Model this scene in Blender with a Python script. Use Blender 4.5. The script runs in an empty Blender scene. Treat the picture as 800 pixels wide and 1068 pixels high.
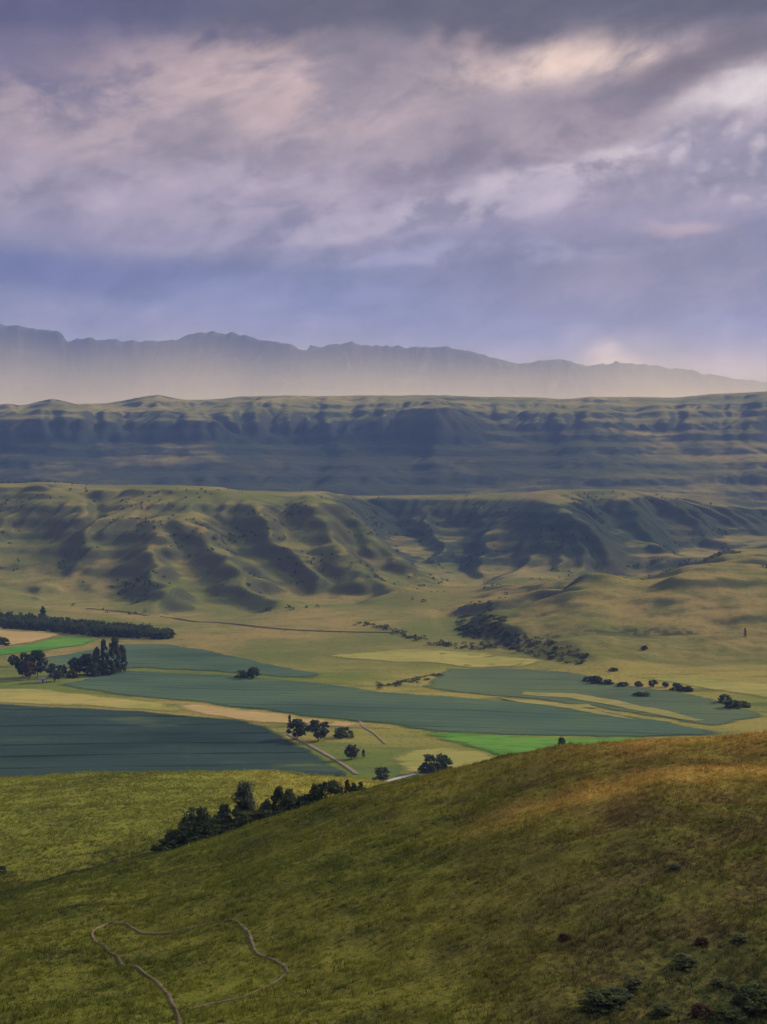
import bpy, math, random
import numpy as np
from mathutils import Vector, Matrix
from mathutils.geometry import delaunay_2d_cdt

rng = np.random.default_rng(11)
random.seed(11)
S = bpy.context.scene
C = S.collection
PI = math.pi

# ------------------------------------------------------------------ camera numbers
F = 1467.0                    # focal length in photo pixels (800 x 1068)
ZC = 146.0                    # eye height above the valley floor
PITCH = math.atan(34.0 / F)   # looking slightly down; horizon at y = 500


def zray(py, d):
    """height of the sight line through photo row py at distance d"""
    c = (534.0 - np.asarray(py, float)) / F
    return ZC + d * (-math.sin(PITCH) + c * math.cos(PITCH)) / (math.cos(PITCH) + c * math.sin(PITCH))


def sstep(a, b, x):
    t = np.clip((np.asarray(x, float) - a) / (b - a), 0, 1)
    return t * t * (3 - 2 * t)


# ------------------------------------------------------------------ numpy noise
def _hash(ix, iy, seed):
    h = (ix.astype(np.int64) * 374761393 + iy.astype(np.int64) * 668265263 + seed * 974634777) & 0xFFFFFFFF
    h = ((h ^ (h >> 13)) * 1274126177) & 0xFFFFFFFF
    h = h ^ (h >> 16)
    return (h & 0xFFFFFF) / float(0xFFFFFF)


def vnoise(x, y, seed=0):
    x = np.asarray(x, float); y = np.asarray(y, float)
    ix = np.floor(x); iy = np.floor(y)
    fx = x - ix; fy = y - iy
    ix = ix.astype(np.int64); iy = iy.astype(np.int64)

    def g(dx, dy):
        a = _hash(ix + dx, iy + dy, seed) * 2 * PI
        return np.cos(a) * (fx - dx) + np.sin(a) * (fy - dy)
    u = fx ** 3 * (fx * (fx * 6 - 15) + 10); v = fy ** 3 * (fy * (fy * 6 - 15) + 10)
    a = g(0, 0); b = g(1, 0); c = g(0, 1); d = g(1, 1)
    return (a + (b - a) * u + (c - a) * v + (a - b - c + d) * u * v) * 1.5


def fbm(x, y, oct=5, seed=0, gain=0.5, lac=2.03):
    s = 0; a = 1.0; n = 0
    for i in range(oct):
        s = s + a * vnoise(x, y, seed + i * 17); n += a
        x = np.asarray(x) * lac + 13.1; y = np.asarray(y) * lac - 7.7; a *= gain
    return s / n * 1.4


def ridged(x, y, oct=5, seed=0, gain=0.5):
    s = 0; a = 1.0; n = 0
    for i in range(oct):
        s = s + a * (1 - np.abs(vnoise(x, y, seed + i * 31)) * 1.6); n += a
        x = np.asarray(x) * 2.05 + 5.3; y = np.asarray(y) * 2.05 + 9.1; a *= gain
    return s / n


def blur(a, n=1):
    for _ in range(n):
        p = np.pad(a, 1, mode='edge')
        a = (p[:-2, 1:-1] + p[2:, 1:-1] + p[1:-1, :-2] + p[1:-1, 2:] + 4 * p[1:-1, 1:-1]) / 8
    return a


# ------------------------------------------------------------------ terrain from surveyed lines: (photo column, sight row, distance)
PXT = np.arange(-400, 1201, 2.0)


def line(pts):
    p = np.array(pts, float)
    d = np.interp(PXT, p[:, 0], p[:, 2])
    z = np.interp(PXT, p[:, 0], zray(p[:, 1], p[:, 2]))
    return d, z


def sm(a, s):
    if s <= 0:
        return a
    k = np.exp(-0.5 * (np.arange(-3 * s, 3 * s + 1) / s) ** 2); k /= k.sum()
    return np.convolve(np.pad(a, 3 * s, mode='edge'), k, 'valid')


def const(d, z):
    return np.full_like(PXT, d), np.full_like(PXT, z)


C1 = line([(-400, 1010, 190), (-80, 955, 210), (0, 938, 215), (100, 912, 225), (170, 892, 232), (250, 868, 235), (350, 833, 232),
           (400, 821, 228), (450, 812, 222), (520, 797, 215), (560, 789, 212), (600, 782, 210), (700, 772, 205), (800, 768, 205), (900, 764, 205), (1200, 762, 200)])
BOT = line([(-400, 1090, 126), (0, 1075, 122), (400, 1072, 117), (800, 1070, 110), (1200, 1068, 106)])
MID = (0.5 * (BOT[0] + C1[0]), 0.5 * (BOT[1] + C1[1]) + 1.6)
G1 = (C1[0] + 11, C1[1] - 4.5)
s1p = [(-400, 830), (0, 815), (100, 811), (200, 808), (300, 810), (380, 816), (420, 822), (460, 838), (520, 855), (600, 866), (1200, 872)]
S1 = line([(a, b, 400) for a, b in s1p])
S0d = np.full_like(PXT, 305.0)
S0 = (S0d, np.minimum(G1[1] - 1.0, 0.45 * G1[1] + 0.55 * S1[1] + 2.5))
S2 = (np.full_like(PXT, 490.0), S1[1] - (ZC - S1[1]) / 400 * 90 - 9)
V0 = const(640, 0.0)
V1 = const(880, 0.0)
B = line([(-400, 590, 1900), (0, 612, 1700), (70, 628, 1560), (150, 641, 1460), (300, 655, 1340), (420, 655, 1340), (480, 662, 1280), (505, 666, 1255),
          (540, 680, 1160), (600, 692, 1090), (650, 700, 1045), (720, 708, 1010), (800, 712, 985), (1200, 716, 960)])
R1 = line([(-400, 580, 1960), (0, 600, 1780), (70, 616, 1640), (150, 630, 1530), (300, 646, 1410), (420, 649, 1390), (470, 652, 1370), (490, 645, 1320), (506, 640, 1310),
           (524, 647, 1270), (545, 660, 1200), (600, 670, 1140), (640, 690, 1085), (720, 696, 1070), (800, 697, 1060), (1200, 700, 1040)])
R3 = line([(-400, 555, 2080), (0, 560, 1960), (70, 566, 1880), (150, 577, 1800), (230, 590, 1720), (300, 602, 1650), (360, 612, 1600), (420, 618, 1590), (480, 618, 1600),
           (540, 614, 1550), (600, 603, 1470), (680, 595, 1420), (720, 592, 1410), (800, 594, 1400), (1200, 590, 1400)])
R4 = line([(-400, 500, 2300), (0, 506, 2200), (100, 510, 2170), (200, 512, 2150), (300, 515, 2150), (350, 519, 2150), (385, 537, 2130), (420, 566, 2050), (450, 590, 1960), (500, 602, 1930),
           (600, 606, 1880), (680, 601, 1880), (705, 597, 1900), (720, 589, 1950), (740, 577, 2000), (760, 570, 2030), (800, 563, 2060), (880, 558, 2100), (1200, 550, 2150)])
R45 = line([(-400, 499, 2420), (0, 505, 2340), (200, 511, 2300), (350, 519, 2330), (380, 545, 2400), (400, 556, 2420), (440, 560, 2420), (520, 551, 2380), (600, 546, 2330), (650, 550, 2330), (700, 562, 2360), (740, 572, 2400), (800, 566, 2440), (1200, 556, 2480)])
R5 = line([(-400, 497, 2650), (0, 503, 2600), (200, 508, 2600), (340, 513, 2620), (400, 518, 2720), (450, 519, 2740), (500, 515, 2720), (560, 512, 2700), (640, 511, 2700), (700, 514, 2720), (740, 523, 2740), (800, 530, 2760), (1200, 540, 2800)])
und = 5.0 * vnoise(PXT / 75.0, PXT * 0 + 0.3, 921) + 2.5 * vnoise(PXT / 22.0, PXT * 0 + 0.6, 922)
_drop = np.interp(PXT, [330, 370, 395, 450, 500, 560, 690, 720, 760, 800, 1200], [0, 6, 16, 13, 6, 3, 3, 9, 14, 16, 16.])
R4b = (R4[0] + 120, R4[1] - _drop - 0.02 * 120 * 0)
R4 = (R4[0] + 6 * und * 0, R4[1] + und); R45 = (R45[0], R45[1] + und); R5 = (R5[0], R5[1] + 0.9 * und)
R6 = line([(-400, 512, 3000), (0, 514, 3000), (200, 519, 3000), (400, 526, 2950), (600, 521, 2950), (700, 522, 2950), (800, 534, 3000), (1200, 542, 3000)])
P1 = line([(-400, 492, 3400), (0, 492, 3400), (300, 494, 3400), (500, 492, 3380), (650, 490, 3380), (800, 485, 3400), (1200, 480, 3400)])
P2 = line([(-400, 466, 3760), (0, 465, 3760), (150, 462, 3780), (300, 463, 3800), (450, 464, 3760), (600, 462, 3720), (800, 456, 3760), (1200, 452, 3760)])
P3 = line([(-400, 437, 3900), (0, 438, 3900), (100, 434, 3910), (300, 431, 3940), (400, 430, 3920), (520, 434, 3960), (650, 434, 4040), (800, 426, 4080), (1200, 424, 4080)])
butt = (70 * vnoise(PXT / 95.0, PXT * 0 + 0.4, 901) + 26 * vnoise(PXT / 37.0, PXT * 0 + 0.7, 902) * (0.3 + 1.4 * sstep(-0.3, 0.4, vnoise(PXT / 130.0, PXT * 0 + 0.1, 904)))
        + 14 * vnoise(PXT / 13.0, PXT * 0 + 0.2, 903))
lift_ = 16 * vnoise(PXT / 70.0, PXT * 0 + 0.55, 905) + 9 * vnoise(PXT / 24.0, PXT * 0 + 0.35, 906)
P2 = (P2[0] + butt, P2[1]); P3 = (P3[0] + butt, P3[1] + lift_)
P4 = line([(-400, 428, 4900), (-20, 426, 4900), (5, 423, 4900), (20, 425, 4900), (45, 419, 4900), (62, 418.5, 4900), (85, 423.5, 4900), (110, 422, 4900), (140, 417, 4900), (165, 413.5, 4900), (185, 417.5, 4900), (205, 420, 4900), (235, 418, 4900),
           (270, 415, 4900), (400, 415, 4900), (500, 415.5, 4900), (570, 416, 4900), (586, 418, 4900), (610, 415.5, 4900), (660, 415, 4900), (700, 416, 4900), (740, 412, 4900), (800, 410, 4900), (1200, 404, 4900)])
Q1 = const(5900, 300)
Q2 = const(7600, 320)
M0 = const(8300, 480)
M1 = line([(-400, 395, 9100), (0, 396, 9100), (200, 398, 9150), (400, 398, 9100), (600, 402, 9100), (800, 409, 9100), (1200, 415, 9100)])
M2 = line([(-400, 330, 9500), (-80, 335, 9500), (0, 339, 9500), (20, 340, 9500), (40, 343, 9500), (58, 345, 9500), (66, 348, 9500), (71, 356, 9500), (82, 353.5, 9500), (100, 353, 9500), (140, 355.5, 9500), (180, 355, 9500), (205, 348, 9500), (222, 346, 9500), (250, 349, 9500), (270, 352, 9500), (290, 357, 9500), (305, 360, 9500), (316, 365, 9500), (321, 367, 9500),
           (323, 361, 9500), (340, 360, 9500), (368, 357, 9500), (380, 359, 9500), (420, 361.5, 9500), (450, 362, 9500), (480, 364, 9500), (505, 370, 9500), (528, 376.5, 9500), (535, 380, 9500), (560, 377, 9500), (590, 375, 9500), (603, 379, 9500), (614, 382, 9500), (640, 378.5, 9500), (670, 380, 9500), (700, 384, 9500), (728, 387, 9500), (736, 391, 9500), (770, 395, 9500), (800, 399, 9500), (850, 408, 9500), (1200, 415, 9500)])
M2 = (M2[0], M2[1] + 13 * vnoise(PXT / 11.0, PXT * 0 + 0.3, 911) + 9 * vnoise(PXT / 5.0, PXT * 0 + 0.6, 912))
M3 = (M2[0] + 600, M2[1] - 60)
M4 = const(11500, 500)

KN = [const(1, 142), (BOT[0] * 0.5, BOT[1] * 0.5 + 71 - 4.0), BOT, MID, C1, G1, S0, S1, S2, V0, V1, B, R1, R3, R4, R4b, R45, R5, R6, P1, P2, P3, P4, Q1, Q2, M0, M1, M2, M3, M4]
SMO = [0, 6, 6, 6, 5, 5, 6, 4, 6, 0, 0, 8, 4, 7, 4, 4, 7, 6, 8, 8, 2, 1, 2, 0, 0, 0, 6, 0, 0, 0]
KD = np.array([sm(k[0], s) for k, s in zip(KN, SMO)])
KZ = np.array([sm(k[1], s) for k, s in zip(KN, SMO)])
for i in range(1, len(KD)):
    KD[i] = np.maximum(KD[i], KD[i - 1] + 4)

LD = np.linspace(math.log(5.0), math.log(11500.0), 1700)
DG = np.exp(LD)


def pchip_cols(KD, KZ, dg):
    """monotone cubic through the knots of every column"""
    h = np.diff(KD, axis=0); dl = np.diff(KZ, axis=0) / h
    m = np.zeros_like(KZ)
    a, b = dl[:-1], dl[1:]
    w1 = 2 * h[1:] + h[:-1]; w2 = h[1:] + 2 * h[:-1]
    ok = (a * b) > 0
    with np.errstate(divide='ignore', invalid='ignore'):
        m[1:-1] = np.where(ok, (w1 + w2) / (w1 / a + w2 / b), 0)
    m[0] = dl[0]; m[-1] = dl[-1]
    T = np.zeros((KD.shape[1], len(dg)))
    for j in range(KD.shape[1]):
        k = np.clip(np.searchsorted(KD[:, j], dg) - 1, 0, len(KD) - 2)
        hh = h[k, j]; t = np.clip((dg - KD[k, j]) / hh, 0, 1)
        T[j] = ((1 + 2 * t) * (1 - t) ** 2 * KZ[k, j] + t * (1 - t) ** 2 * hh * m[k, j]
                + t * t * (3 - 2 * t) * KZ[k + 1, j] + t * t * (t - 1) * hh * m[k + 1, j])
    return T


TAB = pchip_cols(KD, KZ, DG)


def base_h(x, y):
    x = np.asarray(x, float); y = np.asarray(y, float)
    ye = np.maximum(y, 60.0)
    c = np.clip((400 + F * x / ye - PXT[0]) / 2.0, 0, len(PXT) - 1.001)
    r = np.clip((np.log(np.maximum(y, 5.0)) - LD[0]) / (LD[1] - LD[0]), 0, len(LD) - 1.001)
    ci = c.astype(int); ri = r.astype(int); fc = c - ci; fr = r - ri
    return (TAB[ci, ri] * (1 - fc) * (1 - fr) + TAB[ci + 1, ri] * fc * (1 - fr) + TAB[ci, ri + 1] * (1 - fc) * fr + TAB[ci + 1, ri + 1] * fc * fr)


def near_h(x, y):
    """foreground hill and valley floor: survey plus swells and tussocks"""
    z = base_h(x, y)
    w = sstep(620, 480, y)
    z = z + w * (fbm(np.asarray(x) / 38, np.asarray(y) / 38, 4, 3) * 1.3 + fbm(np.asarray(x) / 9, np.asarray(y) / 9, 3, 5) * 0.28)
    # shallow sheep terraces running across the slope
    w3 = w * sstep(60, 110, y)
    z = z + w3 * ridged(np.asarray(x) / 60 + np.asarray(y) / 260, np.asarray(y) / 16 - np.asarray(x) / 40, 3, 77) * 1.05
    v = sstep(700, 900, y) * sstep(1500, 1200, y)
    z = z + v * fbm(np.asarray(x) / 160, np.asarray(y) / 160, 3, 9) * 1.2
    h = sstep(1000, 1150, y) * sstep(0.02, 0.09, np.asarray(x) / np.maximum(y, 1.0))
    z = z + h * fbm(np.asarray(x) / 75, np.asarray(y) / 55, 4, 21) * 6.0
    return z


# ------------------------------------------------------------------ erosion
def erode(H, cell, batches=40, n=3000, steps=45, seed=1, rate=0.3, cap=4.0, weight=None):
    r = np.random.default_rng(seed)
    H = H.copy() / cell
    ny, nx = H.shape
    for b in range(batches):
        D = np.zeros_like(H)
        px = r.uniform(1, nx - 3, n); py = r.uniform(1, ny - 3, n)
        dx = np.zeros(n); dy = np.zeros(n); vel = np.ones(n); wat = np.ones(n); sed = np.zeros(n); alive = np.ones(n, bool)
        for s in range(steps):
            ix = px.astype(int); iy = py.astype(int); fx = px - ix; fy = py - iy
            a = H[iy, ix]; bb = H[iy, ix + 1]; c = H[iy + 1, ix]; d = H[iy + 1, ix + 1]
            gx = (bb - a) * (1 - fy) + (d - c) * fy; gy = (c - a) * (1 - fx) + (d - bb) * fx
            h0 = a * (1 - fx) * (1 - fy) + bb * fx * (1 - fy) + c * (1 - fx) * fy + d * fx * fy
            dx = dx * 0.25 - gx * 0.75; dy = dy * 0.25 - gy * 0.75
            L = np.hypot(dx, dy) + 1e-9; dx /= L; dy /= L
            nxp = px + dx; nyp = py + dy
            alive &= (nxp > 1) & (nxp < nx - 3) & (nyp > 1) & (nyp < ny - 3)
            nxp = np.clip(nxp, 1, nx - 3.01); nyp = np.clip(nyp, 1, ny - 3.01)
            jx = nxp.astype(int); jy = nyp.astype(int); ex = nxp - jx; ey = nyp - jy
            h1 = H[jy, jx] * (1 - ex) * (1 - ey) + H[jy, jx + 1] * ex * (1 - ey) + H[jy + 1, jx] * (1 - ex) * ey + H[jy + 1, jx + 1] * ex * ey
            dh = h1 - h0
            capc = np.maximum(-dh, 0.01) * vel * wat * cap
            dep = np.where(dh > 0, np.minimum(dh, sed), np.where(sed > capc, (sed - capc) * 0.3, -np.minimum((capc - sed) * rate, np.maximum(-dh, 0))))
            dep = dep * alive
            sed = sed - dep
            for oy, ox, w in ((0, 0, (1 - fx) * (1 - fy)), (0, 1, fx * (1 - fy)), (1, 0, (1 - fx) * fy), (1, 1, fx * fy)):
                np.add.at(D, (iy + oy, ix + ox), dep * w)
            vel = np.sqrt(np.maximum(vel * vel - dh * 2, 0.05)); vel = np.minimum(vel, 4)
            wat *= 0.98
            px, py = nxp, nyp
        D = 0.5 * D + 0.5 * blur(D, 2)
        D = np.clip(D, -0.25, 0.25)
        if weight is not None:
            D = D * weight
        H = H + D
    return H * cell


def terrace(z, x, y, period, amt, seed=0):
    s = z / period + 0.35 * fbm(x / 420, y / 420, 3, seed)
    f = s - np.floor(s)
    g = np.where(f < 0.62, f * 0.45, 0.279 + (f - 0.62) / 0.38 * 0.721)
    return z + (g - f) * period * amt


class Grid:
    def __init__(s, x0, x1, y0, y1, cell):
        s.x0, s.y0, s.cell = x0, y0, cell
        s.nx = int((x1 - x0) / cell) + 1; s.ny = int((y1 - y0) / cell) + 1
        s.X, s.Y = np.meshgrid(x0 + np.arange(s.nx) * cell, y0 + np.arange(s.ny) * cell)
        s.Z = base_h(s.X, s.Y)

    def at(s, x, y):
        c = np.clip((np.asarray(x) - s.x0) / s.cell, 0, s.nx - 1.001); r = np.clip((np.asarray(y) - s.y0) / s.cell, 0, s.ny - 1.001)
        ci = c.astype(int); ri = r.astype(int); a = c - ci; b = r - ri; Z = s.Z
        return Z[ri, ci] * (1 - a) * (1 - b) + Z[ri, ci + 1] * a * (1 - b) + Z[ri + 1, ci] * (1 - a) * b + Z[ri + 1, ci + 1] * a * b


def base_hit(px, py, d0=1000.0, d1=2950.0):
    d = np.linspace(d0, d1, 3000); k = (px - 400) / F
    b = np.nonzero(zray(py, d) <= base_h(k * d, d))[0]
    i = b[0] if len(b) else len(d) - 1
    return np.array([k * d[i], d[i]])


def line_dist(X, Y, pts):
    D = np.full(X.shape, 1e9); T = np.zeros(X.shape); n = len(pts) - 1
    for i in range(n):
        a, b = pts[i], pts[i + 1]
        v = b - a; L = v @ v + 1e-6
        t = np.clip(((X - a[0]) * v[0] + (Y - a[1]) * v[1]) / L, 0, 1)
        q = np.hypot(X - a[0] - t * v[0], Y - a[1] - t * v[1])
        m_ = q < D
        D = np.where(m_, q, D); T = np.where(m_, (i + t) / n, T)
    return D, T


# hills between the valley floor and the plateau
HILL = Grid(-1400, 1400, 1180, 3120, 5.0)
g = HILL
gy, gx = np.gradient(g.Z, g.cell)
slope = blur(np.hypot(gx, gy), 12)
edge = sstep(1190, 1420, g.Y) * sstep(3050, 2850, g.Y)
wsl = sstep(0.03, 0.12, slope) * edge
wx = g.X + 90 * fbm(g.X / 420, g.Y / 420, 3, 40); wy = g.Y + 60 * fbm(g.X / 420, g.Y / 420, 3, 41)
big = np.maximum(sstep(0.0, -0.06, g.X / g.Y), sstep(1850, 2050, g.Y))
q = vnoise((wx + 0.75 * wy) / 330, (wy - 0.4 * wx) / 1200, 51)
q2 = vnoise((wx + 0.5 * wy) / 100 + 3, (wy - 0.3 * wx) / 420, 52)


def gully(q, w, e=1.8):
    return np.clip(1 - np.sqrt(q * q + 0.0015) / w, 0, 1) ** e


carve = gully(q, 0.52) * 1.0 + 0.20 * gully(q2, 0.45)
KLOOF = [  # gully courses read off the hillside: head to foot, depth, half width
    ([(100, 545), (106, 575), (112, 595), (128, 612), (150, 630)], 26, 75),
    ([(62, 560), (78, 592), (84, 612), (86, 626)], 20, 60),
    ([(180, 560), (196, 582), (206, 602), (216, 624), (236, 638)], 24, 70),
    ([(205, 522), (250, 550), (290, 575), (320, 597), (372, 618)], 30, 80),
    ([(290, 530), (312, 552), (330, 575), (356, 594), (400, 612)], 26, 70),
    ([(335, 524), (380, 562), (420, 592), (455, 610)], 28, 75),
    ([(20, 530), (40, 555), (56, 580), (50, 600)], 22, 70),
    ([(395, 522), (425, 558), (455, 598)], 30, 95),
    ([(470, 524), (478, 550), (475, 580), (470, 602)], 26, 70),
    ([(545, 552), (565, 575), (580, 600)], 18, 55),
    ([(630, 518), (648, 548), (660, 575), (672, 598)], 30, 75),
    ([(590, 552), (622, 575), (645, 600)], 18, 55),
    ([(690, 520), (712, 548), (728, 575)], 28, 75),
    ([(745, 530), (770, 550), (790, 562)], 22, 70),
    ([(520, 522), (528, 545), (524, 575), (515, 598)], 18, 55),
    ([(570, 548), (592, 572), (606, 598)], 16, 45),
    ([(692, 602), (650, 630), (612, 655)], 13, 55),
    ([(785, 608), (745, 640), (700, 668)], 13, 55),
    ([(590, 608), (560, 622), (530, 634)], 12, 50),
]
RIDGE = [
    ([(70, 530), (120, 572), (165, 612), (190, 632)], 10, 70),
    ([(140, 530), (215, 572), (262, 615)], 10, 70),
    ([(235, 525), (320, 570), (385, 604)], 9, 60),
    ([(310, 522), (380, 555), (440, 598)], 8, 50),
    ([(345, 520), (385, 539), (420, 567), (450, 590), (500, 604)], 4, 45),
    ([(640, 600), (585, 624), (530, 646)], 12, 55),
    ([(745, 598), (700, 632), (650, 664)], 11, 55),
    ([(520, 530), (575, 545), (610, 560), (640, 590)], 14, 80),
]
kl = np.zeros_like(g.Z)
for pts, dep, hw in KLOOF:
    D_, T_ = line_dist(g.X + 22 * fbm(g.X / 90, g.Y / 90, 3, 45), g.Y + 22 * fbm(g.X / 90, g.Y / 90, 3, 46), [base_hit(*p_) for p_ in pts])
    w_ = hw * (0.70 + 0.75 * T_)
    kl = np.maximum(kl, dep * np.clip(1 - np.sqrt(D_ * D_ + 16) / w_, 0, 1) ** 1.35 * sstep(-0.02, 0.3, T_) * (1 - 0.75 * sstep(0.75, 1.0, T_)))
rd = np.zeros_like(g.Z)
for pts, hgt_, hw in RIDGE:
    D_, T_ = line_dist(g.X, g.Y, [base_hit(*p_) for p_ in pts])
    rd = np.maximum(rd, hgt_ * np.exp(-(D_ / hw) ** 2) * sstep(0, 0.25, T_) * (1 - sstep(0.7, 1.0, T_)))
g.Z = g.Z - 1.3 * blur(kl, 2) * edge + 1.5 * rd * edge
rh = edge * sstep(0.015, 0.08, g.X / g.Y) * sstep(1750, 1600, g.Y)
g.Z = g.Z + rh * (fbm(g.X / 120, g.Y / 80, 3, 47) * 9.0 + (ridged(g.X / 170 + g.Y / 500, g.Y / 70, 2, 48) - 0.6) * 9.0)
KL = kl
g.Z = g.Z + wsl * (0.10 - carve) * (6 + 4 * big) + edge * fbm(g.X / 190, g.Y / 190, 3, 61) * 2.5 * sstep(0.03, 0.09, slope)
Zb = g.Z.copy()
g.Z = erode(g.Z, g.cell, 45, 4500, 60, seed=3, rate=0.15, weight=0.3 * edge * sstep(0.03, 0.09, slope))
HILL_cut = blur(g.Z - Zb, 2)
g.Z = Zb + HILL_cut
tw = sstep(0.06, 0.16, slope) * edge
g.Z = g.Z * (1 - tw) + terrace(g.Z, g.X, g.Y, 18.0, 0.36, 71) * tw
g.Z = g.Z + edge * fbm(g.X / 30, g.Y / 30, 3, 81) * 0.35
e2 = sstep(1182, 1420, g.Y)
g.Z = near_h(g.X, g.Y) * (1 - e2) + g.Z * e2
HILL_cut = (HILL_cut - KL * 0.10) * edge

PLAT = Grid(-2350, 2350, 2880, 5950, 8.0)
g = PLAT
gy, gx = np.gradient(g.Z, g.cell)
slope = blur(np.hypot(gx, gy), 8)
edge = sstep(2960, 3150, g.Y)
back = sstep(4900, 4500, g.Y)
wx = g.X + 130 * fbm(g.X / 600, g.Y / 600, 3, 140); wy = g.Y + 90 * fbm(g.X / 600, g.Y / 600, 3, 141)
q = vnoise(wx / 360, wy / 1300, 151); q2 = vnoise(wx / 110, wy / 700, 152)
spur = 0.08 - gully(q, 0.5) - 0.28 * gully(q2, 0.45)
g.Z = g.Z + edge * back * sstep(0.03, 0.14, slope) * spur * 13 + edge * fbm(g.X / 300, g.Y / 300, 4, 161) * 5 * back
Zb = g.Z.copy()
g.Z = erode(g.Z, g.cell, 45, 3500, 55, seed=5, rate=0.2, weight=0.25 * edge * back)
PLAT_cut = blur(g.Z - Zb, 2)
g.Z = Zb + PLAT_cut
tw = sstep(0.05, 0.15, slope) * edge * back
g.Z = g.Z * (1 - tw) + terrace(g.Z, g.X, g.Y, 38.0, 0.4, 171) * tw
g.Z = g.Z + edge * fbm(g.X / 70, g.Y / 70, 4, 181) * 1.6 * back
g.Z = np.where(g.Y < 3120, g.Z - 1.5 * sstep(3120, 3080, g.Y), g.Z)

MOUNT = Grid(-4300, 4300, 7600, 10200, 13.0)
g = MOUNT
gy, gx = np.gradient(g.Z, g.cell)
slope = blur(np.hypot(gx, gy), 5)
front = sstep(9480, 9250, g.Y)
wx = g.X + 160 * fbm(g.X / 900, g.Y / 900, 3, 240)
g.Z = g.Z + front * sstep(0.1, 0.4, slope) * ((ridged(wx / 520, g.Y / 2600, 5, 251) - 0.6) * 190 + (ridged(wx / 140, g.Y / 1500, 3, 255) - 0.6) * 110)
g.Z = erode(g.Z, g.cell, 30, 3000, 45, seed=7, weight=0.15 + 0.85 * front)
tw = sstep(0.15, 0.4, slope) * front
g.Z = g.Z * (1 - tw) + terrace(g.Z, g.X, g.Y, 130.0, 0.6, 271) * tw
g.Z += fbm(g.X / 60, g.Y / 60, 3, 281) * 3


def ground(x, y):
    x = np.asarray(x, float); y = np.asarray(y, float)
    return np.where(y < 1185, near_h(x, y), np.where(y < 3000, HILL.at(x, y), PLAT.at(x, y)))


def hit(px, py, d0=90.0, d1=3200.0):
    """the point of the ground seen in the photo at (px, py)"""
    d = np.exp(np.linspace(math.log(d0), math.log(d1), 3000))
    c = (534.0 - py) / F
    k = (px - 400) / F / (math.cos(PITCH) + c * math.sin(PITCH))
    zr = zray(py, d)
    zg = ground(k * d, d)
    below = np.nonzero(zr <= zg)[0]
    i = below[0] if len(below) else len(d) - 1
    return Vector((k * d[i], d[i], float(zg[i])))


# ------------------------------------------------------------------ node helpers
class NT:
    def __init__(s, tree):
        s.t = tree; s.n = tree.nodes; s.l = tree.links

    def node(s, typ, **kw):
        n = s.n.new(typ)
        for k, v in kw.items():
            setattr(n, k, v)
        return n

    def put(s, sock, v):
        if isinstance(v, bpy.types.NodeSocket):
            s.l.new(v, sock)
        elif isinstance(v, (tuple, list)) and sock.type == 'RGBA' and len(v) == 3:
            sock.default_value = (*v, 1)
        else:
            sock.default_value = v

    def m(s, op, a, b=0.0, c=None, clamp=False):
        n = s.node('ShaderNodeMath', operation=op, use_clamp=clamp)
        s.put(n.inputs[0], a); s.put(n.inputs[1], b)
        if c is not None:
            s.put(n.inputs[2], c)
        return n.outputs[0]

    def ss(s, v, a, b):
        n = s.node('ShaderNodeMapRange', interpolation_type='SMOOTHSTEP')
        s.put(n.inputs['Value'], v); n.inputs['From Min'].default_value = a; n.inputs['From Max'].default_value = b
        return n.outputs['Result']

    def mix(s, f, a, b, blend='MIX'):
        n = s.node('ShaderNodeMix', data_type='RGBA', blend_type=blend)
        s.put(n.inputs[0], f); s.put(n.inputs[6], a); s.put(n.inputs[7], b)
        return n.outputs[2]

    def noise(s, vec, scale, detail=5, rough=0.55, dist=0.0):
        n = s.node('ShaderNodeTexNoise')
        if vec is not None:
            s.l.new(vec, n.inputs['Vector'])
        n.inputs['Scale'].default_value = scale; n.inputs['Detail'].default_value = detail
        n.inputs['Roughness'].default_value = rough; n.inputs['Distortion'].default_value = dist
        return n.outputs['Fac']

    def vec(s, x, y, z=0.0):
        n = s.node('ShaderNodeCombineXYZ')
        s.put(n.inputs[0], x); s.put(n.inputs[1], y); s.put(n.inputs[2], z)
        return n.outputs[0]

    def pos(s):
        return s.node('ShaderNodeNewGeometry').outputs['Position']

    def xyz(s, v):
        n = s.node('ShaderNodeSeparateXYZ'); s.l.new(v, n.inputs[0])
        return n.outputs

    def scalev(s, v, sc):
        n = s.node('ShaderNodeVectorMath', operation='MULTIPLY'); s.l.new(v, n.inputs[0]); n.inputs[1].default_value = sc
        return n.outputs[0]

    def attr(s, name, out='Fac'):
        return s.node('ShaderNodeAttribute', attribute_name=name).outputs[out]


def material(name):
    m = bpy.data.materials.new(name); m.use_nodes = True
    nt = NT(m.node_tree)
    b = nt.n['Principled BSDF']
    b.inputs['Roughness'].default_value = 0.9
    b.inputs['Specular IOR Level'].default_value = 0.0
    return m, nt, b


def bump(nt, b, h, strength, dist):
    n = nt.node('ShaderNodeBump'); n.inputs['Strength'].default_value = strength; n.inputs['Distance'].default_value = dist
    nt.l.new(h, n.inputs['Height']); nt.l.new(n.outputs[0], b.inputs['Normal'])


STRAW = (0.215, 0.162, 0.058); OLIVE = (0.108, 0.118, 0.034); SCRUB = (0.050, 0.060, 0.032); ROCK = (0.11, 0.09, 0.075)
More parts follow.
